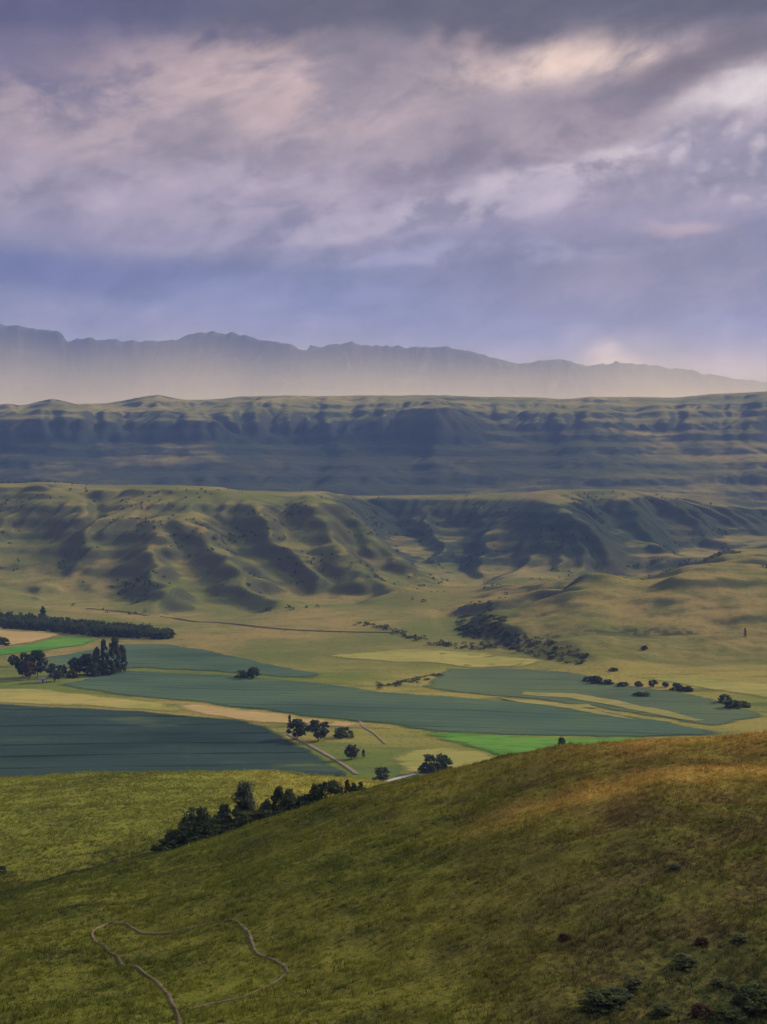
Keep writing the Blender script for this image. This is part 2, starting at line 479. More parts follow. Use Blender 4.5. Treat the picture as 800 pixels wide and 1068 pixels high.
# ------------------------------------------------------------------ materials
def mat_hill_near():
    m, nt, b = material('hill grass')
    p = nt.pos()
    col = nt.attr('tint', 'Color')
    n1 = nt.noise(p, 0.9, 6, 0.65); n2 = nt.noise(p, 4.0, 4, 0.6)
    col = nt.mix(nt.ss(n1, 0.35, 0.7), col, nt.mix(0.55, col, (0.16, 0.13, 0.035)))
    col = nt.mix(nt.ss(n2, 0.45, 0.75), col, nt.mix(0.5, col, (0.028, 0.04, 0.012)))
    nt.l.new(col, b.inputs['Base Color'])
    bump(nt, b, nt.m('ADD', n1, nt.m('MULTIPLY', n2, 0.4)), 1.0, 0.35)
    return m


def mat_valley():
    m, nt, b = material('valley grass')
    p = nt.pos()
    ps = nt.scalev(p, (0.28, 1.0, 1.0))
    n1 = nt.noise(ps, 0.008, 6, 0.6, 0.6); n2 = nt.noise(ps, 0.035, 6, 0.6); n3 = nt.noise(p, 0.35, 4, 0.6)
    col = nt.mix(nt.ss(n1, 0.36, 0.62), (0.098, 0.128, 0.025), (0.235, 0.195, 0.050))
    col = nt.mix(nt.ss(n2, 0.5, 0.68), col, (0.075, 0.10, 0.032))
    col = nt.mix(nt.m('MULTIPLY', nt.ss(n2, 0.42, 0.28), 0.6), col, (0.25, 0.16, 0.075))
    col = nt.mix(nt.m('MULTIPLY', nt.ss(n3, 0.45, 0.7), 0.5), col, (0.06, 0.07, 0.028))
    # the sward turns to upland grass where the hills begin
    m1 = nt.noise(p, 0.006, 6, 0.6, 0.4); m2 = nt.noise(p, 0.03, 6, 0.65)
    up = nt.mix(nt.ss(m1, 0.35, 0.65), STRAW, OLIVE)
    up = nt.mix(nt.m('MULTIPLY', nt.ss(m2, 0.46, 0.66), 0.7), up, OLIVE)
    up = nt.mix(nt.m('MULTIPLY', nt.ss(nt.noise(p, 0.18, 4, 0.6), 0.5, 0.72), 0.5), up, SCRUB)
    yy = nt.m('ADD', nt.xyz(p)[1], nt.m('MULTIPLY', nt.m('SUBTRACT', m2, 0.5), 90.0))
    col = nt.mix(nt.ss(yy, 1030.0, 1150.0), col, up)
    nt.l.new(col, b.inputs['Base Color'])
    bump(nt, b, n3, 0.8, 0.6)
    return m


def mat_far(name, straw, olive, scrub, rock, s1, s2, slope_lo, slope_hi, bumpd, bush=None, scarp_shade=False):
    """grassy uplands: straw on the flats, scrub in the kloofs and on the steep bands, bare rock on the cliffs"""
    m, nt, b = material(name)
    p = nt.pos()
    nz = nt.xyz(nt.node('ShaderNodeNewGeometry').outputs['Normal'])[2]
    n1 = nt.noise(p, s1, 6, 0.6, 0.4); n2 = nt.noise(p, s2, 6, 0.65); n3 = nt.noise(p, s2 * 6, 4, 0.6)
    z = nt.xyz(p)[2]
    # horizontal strata
    st = nt.noise(nt.scalev(p, (0.0012, 0.0012, 0.055)), 1.0, 5, 0.7)
    col = nt.mix(nt.ss(n1, 0.35, 0.65), straw, olive)
    col = nt.mix(nt.m('MULTIPLY', nt.ss(n2, 0.46, 0.66), 0.7), col, olive)
    cut = nt.attr('cut')
    sl = nt.m('ADD', nt.m('ADD', nt.m('SUBTRACT', 1.0, nz), nt.m('MULTIPLY', nt.m('SUBTRACT', n2, 0.5), (slope_hi - slope_lo) * 1.6)),
              nt.m('MULTIPLY', nt.m('SUBTRACT', st, 0.5), (slope_hi - slope_lo) * 1.2))
    steep = nt.ss(sl, slope_lo, slope_hi)
    wet = nt.ss(nt.m('ADD', cut, nt.m('MULTIPLY', nt.m('SUBTRACT', n2, 0.5), 0.9)), 0.25, 0.75)
    col = nt.mix(nt.m('MULTIPLY', nt.m('MAXIMUM', steep, nt.m('MULTIPLY', wet, 0.6)), 0.82), col, scrub)
    col = nt.mix(nt.m('MULTIPLY', nt.ss(sl, slope_hi * 1.25, slope_hi * 2.2), 0.7), col, rock)
    if scarp_shade:
        # shaded face of the far scarp, painted darker as bush below its rim
        f = nt.m('MULTIPLY', nt.ss(nt.xyz(p)[1], 2120.0, 2260.0), nt.ss(nt.m('ADD', z, nt.m('MULTIPLY', nt.m('SUBTRACT', n2, 0.5), 60.0)), 122.0, 96.0))
        f = nt.m('MULTIPLY', f, nt.ss(nt.m('SUBTRACT', 1.0, nz), 0.004, 0.03))
        col = nt.mix(nt.m('MULTIPLY', f, nt.m('MULTIPLY_ADD', nt.ss(n1, 0.3, 0.6), 0.45, 0.45)), col, (0.026, 0.038, 0.028))
    if bush:
        # shade under the cliff painted as dark bush up to this height, thinner right
        f = nt.ss(nt.m('ADD', z, nt.m('MULTIPLY', nt.m('SUBTRACT', n2, 0.5), 150.0)), bush + 40, bush - 40)
        f = nt.m('MULTIPLY', f, nt.m('SUBTRACT', 0.85, nt.m('MULTIPLY', nt.ss(nt.xyz(p)[0], 200.0, 900.0), 0.45)))
        f = nt.m('MULTIPLY', f, nt.ss(n1, 0.25, 0.5))
        col = nt.mix(f, col, scrub)
    col = nt.mix(nt.m('MULTIPLY', nt.ss(n3, 0.5, 0.72), 0.5), col, scrub)
    nt.l.new(col, b.inputs['Base Color'])
    bump(nt, b, nt.m('ADD', n3, n2), 0.8, bumpd)
    return m


def mat_plain(name, c1, c2, scale, c3=None, bd=0.3, stretch=(1, 1, 1), rag=False):
    m, nt, b = material(name)
    p = nt.scalev(nt.pos(), stretch)
    n1 = nt.noise(p, scale, 6, 0.6); n2 = nt.noise(p, scale * 9, 4, 0.6)
    col = nt.mix(nt.ss(n1, 0.35, 0.66), c1, c2)
    if c3:
        col = nt.mix(nt.m('MULTIPLY', nt.ss(n2, 0.45, 0.7), 0.6), col, c3)
    nt.l.new(col, b.inputs['Base Color'])
    bump(nt, b, n2, 0.7, bd)
    if rag:
        ragged(nt, b)
    return m


def ragged(nt, b):
    """crop thins out unevenly at the field's edge"""
    p = nt.scalev(nt.pos(), (0.35, 1, 1))
    e_ = nt.m('ADD', nt.attr('inner'), nt.m('MULTIPLY', nt.m('SUBTRACT', nt.noise(p, 0.05, 6, 0.7), 0.55), 18.0))
    nt.l.new(nt.ss(nt.m('ADD', e_, nt.m('MULTIPLY', nt.m('SUBTRACT', nt.noise(nt.pos(), 0.5, 4, 0.7), 0.5), 9.0)), -3.0, 5.0), b.inputs['Alpha'])


def mat_crop(name, c1, c2, gap, pitch, ang, lw):
    """row crop with bare sprayer lanes; the lanes follow the field's long edge"""
    m, nt, b = material(name)
    p = nt.pos()
    x, y, z = nt.xyz(p)
    w = nt.noise(p, 0.006, 2, 0.5)
    s = nt.m('ADD', nt.m('ADD', nt.m('MULTIPLY', x, math.sin(ang)), nt.m('MULTIPLY', y, math.cos(ang))), nt.m('MULTIPLY', w, 22.0))
    ph = nt.m('FRACT', nt.m('DIVIDE', s, pitch))
    ln = nt.m('SUBTRACT', 1.0, nt.ss(nt.m('ABSOLUTE', nt.m('SUBTRACT', ph, 0.5)), lw * 0.5, lw))
    n1 = nt.noise(nt.scalev(p, (0.4, 1, 1)), 0.022, 6, 0.62); n2 = nt.noise(p, 0.25, 5, 0.6)
    fr = nt.noise(nt.scalev(p, (0.10, 1.3, 1)), 0.12, 4, 0.6)
    col = nt.mix(nt.ss(n1, 0.35, 0.68), c1, c2)
    col = nt.mix(nt.m('MULTIPLY', nt.ss(fr, 0.45, 0.7), 0.35), col, c2)
    col = nt.mix(nt.m('MULTIPLY', nt.ss(n2, 0.5, 0.75), 0.3), col, gap)
    col = nt.mix(nt.m('MULTIPLY', ln, nt.ss(nt.noise(p, 0.018, 3), 0.33, 0.6)), col, gap)
    ph2 = nt.m('FRACT', nt.m('DIVIDE', s, pitch / 5.0))
    ln2 = nt.m('SUBTRACT', 1.0, nt.ss(nt.m('ABSOLUTE', nt.m('SUBTRACT', ph2, 0.5)), 0.05, 0.3))
    col = nt.mix(nt.m('MULTIPLY', ln2, 0.28), col, gap)
    n4 = nt.noise(nt.scalev(p, (0.5, 1, 1)), 0.010, 4, 0.55)
    col = nt.mix(nt.m('MULTIPLY', nt.ss(n4, 0.40, 0.66), 0.45), col, c2)
    col = nt.mix(nt.m('MULTIPLY', nt.ss(n4, 0.48, 0.32), 0.4), col, gap)
    col = nt.mix(nt.m('MULTIPLY', nt.ss(n1, 0.58, 0.74), 0.6), col, (0.10, 0.125, 0.042))
    nt.l.new(col, b.inputs['Base Color'])
    bump(nt, b, nt.m('SUBTRACT', n2, ln), 0.6, 0.5)
    ragged(nt, b)
    return m


def mat_leaf(name, c1, c2, trans=0.25):
    m, nt, b = material(name)
    t = nt.attr('tint')
    r = nt.node('ShaderNodeObjectInfo').outputs['Random']
    col = nt.mix(t, c1, c2)
    col = nt.mix(nt.m('MULTIPLY', r, 0.35), col, nt.mix(0.5, c2, (0.05, 0.05, 0.02)))
    nt.l.new(col, b.inputs['Base Color'])
    tr = nt.node('ShaderNodeBsdfTranslucent'); nt.l.new(col, tr.inputs['Color'])
    mx = nt.node('ShaderNodeMixShader'); mx.inputs[0].default_value = trans
    nt.l.new(b.outputs[0], mx.inputs[1]); nt.l.new(tr.outputs[0], mx.inputs[2])
    nt.l.new(mx.outputs[0], nt.n['Material Output'].inputs['Surface'])
    return m


def mat_blade():
    m, nt, b = material('grass blades')
    col = nt.attr('tint', 'Color')
    nt.l.new(col, b.inputs['Base Color'])
    tr = nt.node('ShaderNodeBsdfTranslucent'); nt.l.new(col, tr.inputs['Color'])
    mx = nt.node('ShaderNodeMixShader'); mx.inputs[0].default_value = 0.4
    nt.l.new(b.outputs[0], mx.inputs[1]); nt.l.new(tr.outputs[0], mx.inputs[2])
    nt.l.new(mx.outputs[0], nt.n['Material Output'].inputs['Surface'])
    return m


M = {
    'hill': mat_hill_near(), 'valley': mat_valley(),
    'hills': mat_far('upland grass', STRAW, OLIVE, SCRUB, (0.045, 0.042, 0.032), 0.006, 0.03, 0.012, 0.085, 0.7, None, True),
    'plateau': mat_far('plateau grass', (0.26, 0.205, 0.072), (0.135, 0.135, 0.044), (0.022, 0.033, 0.030), (0.045, 0.046, 0.040), 0.003, 0.012, 0.006, 0.08, 2.0, 300.0),
    'mount': mat_far('mountain basalt', (0.10, 0.10, 0.055), (0.06, 0.075, 0.04), (0.040, 0.042, 0.036), (0.21, 0.18, 0.155), 0.0015, 0.006, 0.1, 0.4, 5.0),
    'ground': mat_plain('plain grass', (0.14, 0.14, 0.05), (0.09, 0.10, 0.035), 0.004),
    'crop': mat_crop('dark crop', (0.026, 0.044, 0.040), (0.034, 0.056, 0.046), (0.011, 0.020, 0.014), 31.0, -0.09, 0.085),
    'crop2': mat_crop('blue green crop', (0.046, 0.080, 0.060), (0.072, 0.108, 0.060), (0.034, 0.055, 0.028), 57.0, 0.2, 0.03),
    'margin': mat_plain('rough margin grass', (0.17, 0.17, 0.05), (0.25, 0.21, 0.07), 0.03, (0.10, 0.12, 0.04), stretch=(0.3, 1, 1)),
    'crop3': mat_crop('green grey crop', (0.066, 0.094, 0.058), (0.09, 0.12, 0.058), (0.045, 0.06, 0.03), 44.0, 0.15, 0.04),
    'pasture': mat_plain('irrigated pasture', (0.058, 0.165, 0.026), (0.10, 0.21, 0.034), 0.02, (0.045, 0.09, 0.022), stretch=(0.3, 1, 1), rag=True),
    'stubble': mat_plain('stubble', (0.30, 0.22, 0.085), (0.36, 0.25, 0.11), 0.03, (0.20, 0.17, 0.06), stretch=(0.3, 1, 1), rag=True),
    'hay': mat_plain('ripe grass', (0.20, 0.20, 0.05), (0.29, 0.24, 0.075), 0.02, (0.13, 0.15, 0.04), stretch=(0.3, 1, 1), rag=True)
    ,
    'dirt': mat_plain('bare earth', (0.17, 0.13, 0.095), (0.23, 0.18, 0.14), 0.4, (0.10, 0.085, 0.05), bd=0.05),
    'trodden': mat_plain('trodden earth', (0.085, 0.068, 0.042), (0.15, 0.118, 0.085), 0.12, (0.05, 0.048, 0.022), bd=0.05),
    'gravel': mat_plain('pale gravel', (0.38, 0.35, 0.32), (0.30, 0.275, 0.25), 0.5),
    'bark': mat_plain('bark', (0.05, 0.04, 0.03), (0.09, 0.07, 0.055), 3.0, bd=0.02),
    'leaf_dark': mat_leaf('dark evergreen leaves', (0.030, 0.044, 0.024), (0.090, 0.112, 0.052), 0.3),
    'leaf_green': mat_leaf('dull green leaves', (0.044, 0.062, 0.026), (0.105, 0.125, 0.052), 0.3),
    'leaf_grey': mat_leaf('grey green leaves', (0.055, 0.070, 0.045), (0.13, 0.145, 0.085), 0.3),
    'leaf_pale': mat_leaf('pale shrub leaves', (0.085, 0.10, 0.045), (0.19, 0.20, 0.10), 0.3),
    'leaf_brown': mat_leaf('russet leaves', (0.05, 0.034, 0.022), (0.11, 0.07, 0.04), 0.25),
    'blade': mat_blade(),
    'white': mat_plain('lime washed wall', (0.75, 0.73, 0.68), (0.68, 0.65, 0.6), 0.8),
    'tin': mat_plain('weathered tin roof', (0.30, 0.28, 0.27), (0.22, 0.17, 0.14), 0.9),
    'dark': mat_plain('dark timber', (0.05, 0.04, 0.03), (0.07, 0.055, 0.04), 2.0),
}


# ------------------------------------------------------------------ mesh helpers
def link(o, parent=None):
    C.objects.link(o)
    if parent is not None:
        o.parent = parent
    return o


def mesh_np(name, V, Fc, m, smooth=True):
    """mesh from numpy vertices and equal-sized faces"""
    me = bpy.data.meshes.new(name)
    V = np.ascontiguousarray(V, np.float32); Fc = np.ascontiguousarray(Fc, np.int32)
    k = Fc.shape[1]
    me.vertices.add(len(V)); me.vertices.foreach_set('co', V.ravel())
    me.loops.add(Fc.size); me.loops.foreach_set('vertex_index', Fc.ravel())
    me.polygons.add(len(Fc)); me.polygons.foreach_set('loop_start', np.arange(0, Fc.size, k, dtype=np.int32))
    me.polygons.foreach_set('loop_total', np.full(len(Fc), k, np.int32))
    if smooth:
        me.polygons.foreach_set('use_smooth', np.ones(len(Fc), bool))
    me.update(calc_edges=True)
    me.materials.append(m)
    return me


def grid_faces(ny, nx):
    i = np.arange((ny - 1) * (nx - 1)); r = i // (nx - 1); c = i % (nx - 1)
    a = r * nx + c
    return np.stack([a, a + 1, a + nx + 1, a + nx], 1)


def fattr(me, name, v):
    a = me.attributes.new(name, 'FLOAT', 'POINT'); a.data.foreach_set('value', np.ascontiguousarray(v, np.float32).ravel())


def cattr(me, name, rgb):
    a = me.attributes.new(name, 'FLOAT_COLOR', 'POINT')
    q = np.ones((len(rgb), 4), np.float32); q[:, :3] = rgb
    a.data.foreach_set('color', q.ravel())


def structure(name, me, label, cat):
    o = link(bpy.data.objects.new(name, me)); o['kind'] = 'structure'; o['label'] = label; o['category'] = cat
    return o


def tag(o, label, cat, group=None, kind=None):
    o['label'] = label; o['category'] = cat
    if group:
        o['group'] = group
    if kind:
        o['kind'] = kind
    return o


# ------------------------------------------------------------------ ground sheets
def region(name, gr, m, label, cat, cut=None, cutn=1.0):
    V = np.stack([gr.X, gr.Y, gr.Z], -1).reshape(-1, 3)
    me = mesh_np(name, V, grid_faces(gr.ny, gr.nx), m)
    fattr(me, 'cut', np.clip(-blur(cut, 1) / cutn, 0, 1.5) if cut is not None else np.zeros(len(V)))
    return structure(name, me, label, cat)


region('grassy_hills', HILL, M['hills'], 'straw and olive hills cut by dark gullies beyond the fields', 'hills', HILL_cut, 6.0)
region('plateau', PLAT, M['plateau'], 'long flat topped escarpment with dark blue cliffs behind the hills', 'escarpment', PLAT_cut, 14.0)
region('mountains', MOUNT, M['mount'], 'hazy violet mountain range with cliffs on the skyline', 'mountain range')


def fan(y0, y1, n, cols, half0, k, geo=True):
    ys = np.exp(np.linspace(math.log(y0 + 40), math.log(y1 + 40), n)) - 40 if geo else np.linspace(y0, y1, n)
    s = np.linspace(-1, 1, cols)
    Y = np.repeat(ys[:, None], cols, 1); X = s[None, :] * (half0 + k * np.maximum(Y, 0))
    return X, Y


BEAM_A = hit(430, 884); BEAM_B = hit(800, 806)


def hill_tint(x, y):
    """colour of the sward, sunbeam streak and ditch shade painted in: lush in the damp ground, straw where it is dry, rusty veld on the right"""
    px = 400 + F * x / np.maximum(y, 60)
    n1 = fbm(x / 30, y / 30, 5, 401); n2 = fbm(x / 8, y / 5, 4, 402); n3 = fbm(x / 70, y / 70, 3, 403)
    lush = np.array([0.072, 0.086, 0.012]); dry = np.array([0.175, 0.150, 0.028]); rust = np.array([0.080, 0.052, 0.022]); dark = np.array([0.032, 0.042, 0.016]); sun_gold = np.array([0.34, 0.215, 0.05])

    def mx(c, t, w):
        return c * (1 - w[..., None]) + t * w[..., None]
    c = np.ones(x.shape + (3,)) * lush
    c = mx(c, dry, np.clip(0.34 + 0.75 * n1 + 0.25 * n3, 0, 1) * 0.85)
    c = mx(c, dark, np.clip(0.05 + 0.9 * n2, 0, 0.65))
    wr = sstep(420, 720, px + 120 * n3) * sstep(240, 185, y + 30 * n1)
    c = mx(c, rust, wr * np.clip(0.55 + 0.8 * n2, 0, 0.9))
    c = mx(c, dark, sstep(430, 760, px) * sstep(175, 120, y) * np.clip(0.75 + n1, 0, 0.9))  # darker towards the lower right corner
    c = mx(c, np.array([0.095, 0.120, 0.014]), sstep(520, 180, px) * np.clip(0.30 + 0.8 * n1, 0, 0.75))
    # sunbeam streak and sunlit brow of the spur, painted into the dry grass colour
    ax, ay, bx, by = BEAM_A.x, BEAM_A.y, BEAM_B.x, BEAM_B.y
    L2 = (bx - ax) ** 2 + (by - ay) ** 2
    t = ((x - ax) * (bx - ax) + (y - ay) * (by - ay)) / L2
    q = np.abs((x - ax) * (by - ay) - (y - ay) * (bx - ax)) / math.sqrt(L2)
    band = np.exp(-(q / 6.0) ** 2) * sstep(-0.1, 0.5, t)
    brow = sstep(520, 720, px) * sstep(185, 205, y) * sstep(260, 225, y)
    c = mx(c, sun_gold, np.clip(np.maximum(band * 0.95, brow * 0.85) * (0.8 + 0.7 * n2), 0, 0.9))
    # shade along the ditch, painted in as dark rank growth
    q_ = y - np.interp(px, PXT, KD[4])
    ditch = np.maximum(np.exp(-((q_ + 4) / 6.0) ** 2), np.exp(-((q_ - 18) / 5.0) ** 2)) * sstep(330, 150, px)
    c = mx(c, np.array([0.028, 0.036, 0.014]), np.clip(ditch * (0.9 + 0.5 * n2), 0, 0.92))
    # the far shoulder is greener
    sh = sstep(235, 300, y)
    c = mx(c, np.array([0.175, 0.19, 0.030]), sh * np.clip(0.65 + 0.5 * n1, 0, 0.9))
    c = mx(c, np.array([0.36, 0.31, 0.065]), sh * sstep(180, 330, px) * np.clip(0.5 + 0.5 * n1, 0, 0.8))
    return c


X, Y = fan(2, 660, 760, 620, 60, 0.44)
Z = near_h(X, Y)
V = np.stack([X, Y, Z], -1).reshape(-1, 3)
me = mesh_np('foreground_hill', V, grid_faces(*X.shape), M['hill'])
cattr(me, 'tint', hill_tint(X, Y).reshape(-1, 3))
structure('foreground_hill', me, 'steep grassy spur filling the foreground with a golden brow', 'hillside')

X, Y = fan(655, 1200, 330, 420, 60, 0.44)
Z = near_h(X, Y) - 0.02
me = mesh_np('valley_floor', np.stack([X, Y, Z], -1).reshape(-1, 3), grid_faces(*X.shape), M['valley'])
structure('valley_floor', me, 'flat valley floor of yellow green grass between the fields', 'valley')

gx = np.linspace(-6200, 6200, 40); gyv = np.linspace(-1400, 12000, 40)
X, Y = np.meshgrid(gx, gyv)
me = mesh_np('ground', np.stack([X, Y, np.full_like(X, -14.0)], -1).reshape(-1, 3), grid_faces(40, 40), M['ground'])
structure('ground', me, 'open grassland reaching to the foot of the mountains', 'ground')

# knoll behind the viewer so that the ground goes on past the camera
X, Y = np.meshgrid(np.linspace(-62, 62, 40), np.linspace(-140, 2.5, 40))
Z = 142.0 - 0.0 * X - 0.002 * (Y + 2) ** 2 + fbm(X / 20, Y / 20, 3, 8) * 0.3 * sstep(0, -20, Y)
Z = np.where(Y > -8, near_h(X, np.full_like(Y, 2.0)) * sstep(-8, 2, Y) + Z * (1 - sstep(-8, 2, Y)), Z) - 0.05
me = mesh_np('hilltop', np.stack([X, Y, Z], -1).reshape(-1, 3), grid_faces(40, 40), M['hill'])
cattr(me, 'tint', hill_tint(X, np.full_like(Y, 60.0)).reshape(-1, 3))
structure('hilltop', me, 'grassy hilltop behind the viewpoint', 'hillside')


# ------------------------------------------------------------------ fields
def wob(pts, step=6.0, amp=1.2, seed=0):
    out = []
    for i in range(len(pts)):
        a = np.array(pts[i]); b = np.array(pts[(i + 1) % len(pts)])
        L = np.hypot(*(b - a)); n = max(1, int(L / step))
        for k in range(n):
            out.append(a + (b - a) * k / n)
    out = np.array(out)
    out[:, 0] += fbm(out[:, 0] / 30, out[:, 1] / 30, 3, seed) * amp
    out[:, 1] += fbm(out[:, 0] / 30 + 50, out[:, 1] / 30, 3, seed + 1) * amp
    return out


def flat_hit(px, py):
    d = np.linspace(560, 1900, 2600)
    c = (534.0 - py) / F
    k = (px - 400) / F / (math.cos(PITCH) + c * math.sin(PITCH))
    b = np.nonzero(zray(py, d) <= np.maximum(ground(k * d, d), -1))[0]
    i = b[0] if len(b) else -1
    return (k * d[i], d[i])


def field(name, pix, m, lift, label, cat, seed=0):
    P = wob([flat_hit(*p) for p in pix], 3.5, 3.2, seed)
    lo = P.min(0); hi = P.max(0)
    gx, gy = np.meshgrid(np.arange(lo[0], hi[0], 14.0), np.arange(lo[1], hi[1], 14.0))
    inner = np.stack([gx.ravel(), gy.ravel()], 1)
    pts = [Vector(p) for p in P] + [Vector(p) for p in inner]
    n = len(P)
    vo, eo, fo, *_ = delaunay_2d_cdt(pts, [], [list(range(n))], 1, 0.01)
    # keep it to the polygon itself
    v = np.array([tuple(q) for q in vo])
    tri = np.array([f for f in fo if len(f) == 3])
    z = ground(v[:, 0], v[:, 1]) + lift
    me = mesh_np(name, np.column_stack([v, z]), tri, m)
    Pc = np.vstack([P, P[:1]])
    fattr(me, 'inner', line_dist(v[:, 0], v[:, 1], Pc)[0])
    return structure(name, me, label, cat)


field('crop_field', [(-150, 731), (0, 735), (80, 738), (150, 742), (215, 748), (270, 755), (296, 768), (318, 780), (345, 795), (362, 806), (366, 822), (300, 826), (0, 828), (-150, 830)],
      M['crop'], 0.45, 'dark teal crop field with sprayer lanes just above the green shoulder', 'field', 1)
field('hay_strip', [(-150, 716), (0, 718.5), (50, 719), (110, 727), (140, 729.5), (176, 734), (212, 747), (150, 741), (80, 737), (0, 733), (-150, 729)],
      M['hay'], 0.30, 'narrow yellow green grass strip above the dark crop field', 'field', 2)
field('stubble_strip', [(140, 729.5), (210, 735), (270, 742), (330, 750), (380, 755), (418, 760.5), (390, 760), (340, 757), (270, 754), (213, 747), (176, 734)],
      M['stubble'], 0.35, 'narrow straw coloured stubble strip running down to the tree pair', 'field', 3)
field('teal_field', [(60, 714), (130, 700), (230, 704), (330, 712), (400, 722), (500, 729), (560, 733), (620, 741), (690, 752), (740, 762), (770, 768), (640, 769), (540, 768), (450, 764), (420, 759),
                     (385, 754), (330, 749), (270, 741), (210, 733), (160, 729), (110, 724)],
      M['crop2'], 0.45, 'long blue green crop field crossing the middle of the valley', 'field', 4)
field('upper_teal_field', [(120, 672), (170, 672), (215, 678), (250, 686), (300, 696), (335, 703), (330, 709), (230, 701), (150, 697), (105, 699), (60, 697), (20, 690), (60, 684), (110, 676)],
      M['crop2'], 0.40, 'smaller blue green crop field behind the farm trees', 'field', 5)
field('riverside_field', [(468, 697), (530, 697), (600, 702), (660, 716), (720, 724), (760, 734), (800, 747), (745, 758), (690, 749), (620, 738), (560, 730), (500, 725), (440, 717), (450, 708)],
      M['crop3'], 0.38, 'green grey crop field beside the line of river bushes', 'field', 6)
field('green_field', [(-100, 681), (0, 677), (35, 671), (62, 665), (108, 666), (90, 672), (40, 680), (0, 684), (-100, 690)],
      M['pasture'], 0.5, 'small vivid green field in front of the tan field', 'field', 7)
field('tan_field', [(-150, 655), (0, 655), (40, 658), (68, 662), (35, 670), (0, 675.5), (-150, 682)],
      M['stubble'], 0.42, 'tan stubble field below the dark plantation', 'field', 8)
field('green_strip', [(425, 762), (520, 767.5), (600, 769), (700, 770.5), (690, 784), (560, 792), (515, 787), (470, 775)],
      M['pasture'], 0.5, 'vivid green pasture strip just behind the front spur', 'field', 9)
field('meadow', [(330, 684), (420, 677), (500, 681), (572, 690), (545, 696), (468, 694), (400, 690)], M['hay'], 0.3, 'bright yellow green meadow in the middle distance below the river scrub', 'meadow', 11)
field('meadow', [(650, 705), (720, 707), (800, 713), (900, 718), (900, 731), (800, 729), (735, 719), (690, 711)], M['hay'], 0.3, 'yellow meadow at the right edge above the clump of bushes', 'meadow', 12)
field('meadow', [(405, 790), (440, 778), (500, 783), (545, 795), (480, 815), (420, 808)], M['hay'], 0.28, 'yellow green meadow just behind the brow in the centre', 'meadow', 13)
for k, pp in enumerate([[(545, 722), (600, 724), (690, 741), (735, 752), (725, 753), (650, 739), (590, 728), (545, 725)],
                        [(520, 729), (560, 731), (620, 741), (665, 752), (640, 749), (590, 739), (540, 733)],
                        [(585, 735.5), (612, 735.5), (620, 738.5), (592, 738.5)]]):
    field('grass_margin', pp, M['margin'], 0.62, ['long thin yellow green grass margin across the river field', 'thin yellow grass margin curving below the river field', 'short yellow green grass patch in the river field'][k], 'field margin', 20 + k)


# ------------------------------------------------------------------ paths
def ribbon(name, pts, w, m, lift, label, cat, step=1.0, seed=0, hitf=hit, wv=0.35):
    P = np.array([tuple(hitf(*p))[:2] for p in pts])
    # smooth by Catmull-Rom
    Q = np.vstack([2 * P[0] - P[1], P, 2 * P[-1] - P[-2]]); out = []
    for i in range(1, len(Q) - 2):
        L = np.hypot(*(Q[i + 1] - Q[i])); n = max(2, int(L / step))
        for t in np.arange(n) / n:
            out.append(0.5 * ((2 * Q[i]) + (Q[i + 1] - Q[i - 1]) * t + (2 * Q[i - 1] - 5 * Q[i] + 4 * Q[i + 1] - Q[i + 2]) * t * t + (3 * Q[i] - Q[i - 1] - 3 * Q[i + 1] + Q[i + 2]) * t ** 3))
    out = np.array(out + [P[-1]])
    T = np.gradient(out, axis=0); T /= np.linalg.norm(T, axis=1)[:, None] + 1e-9
    N = np.stack([-T[:, 1], T[:, 0]], 1)
    s = np.arange(len(out))
    rows = []
    for q in np.linspace(-1, 1, 5):
        ww = w * np.clip(1 + wv * fbm(s / 6.0, s * 0 + q * 3, 3, seed), 0.3, 2)
        xy = out + N * (q * 0.5 * ww)[:, None]
        rows.append(np.column_stack([xy, ground(xy[:, 0], xy[:, 1]) + lift - min(0.16, lift - 0.05) * abs(q) ** 3]))
    V = np.stack(rows, 1).reshape(-1, 3)
    me = mesh_np(name, V, grid_faces(len(out), 5), m)
    return structure(name, me, label, cat), out


_, PATH1 = ribbon('path', [(188, 1085), (186, 1062), (180, 1048), (166, 1028), (142, 1009), (112, 991), (98, 981), (97, 972), (113, 963.5), (130, 964), (143, 971), (160, 974.5), (182, 973), (207, 967), (230, 962), (248, 963), (259, 973), (264, 988), (268, 995), (284, 1001), (296, 1008), (300, 1016)],
                  0.40, M['trodden'], 0.15, 'pale dirt footpath looping across the lower left hillside', 'path', 0.8, 31, wv=0.9)
_, PATH2 = ribbon('track', [(187, 1056), (200, 1052), (222, 1047), (250, 1041), (270, 1033), (290, 1023), (299, 1015)], 0.28, M['trodden'], 0.13, 'faint trodden track closing the loop of the footpath', 'path', 0.8, 32, wv=0.9)
ribbon('dirt_road', [(300, 766), (322, 777), (345, 790), (364, 802), (372, 808)], 2.4, M['dirt'], 0.5, 'brown farm road along the end of the dark crop field', 'road', 6, 33)
ribbon('road', [(396, 817), (408, 814), (420, 811), (432, 808)], 3.0, M['gravel'], 0.5, 'short pale stretch of road showing behind the front spur', 'road', 4, 34, hitf=lambda a, b: flat_hit(a, b))
ribbon('farm_track', [(90, 635), (140, 640), (210, 649), (290, 656), (350, 659), (420, 660)], 6.0, M['dark'], 0.5, 'dark stream line along the foot of the left hills', 'stream', 8, 35)
ribbon('earth_bank', [(372, 745), (378, 757), (390, 765), (402, 776)], 1.5, M['dirt'], 0.45, 'worn brown cattle track in the grass beside the tree pair', 'track', 5, 36, hitf=lambda a, b: flat_hit(a, b))


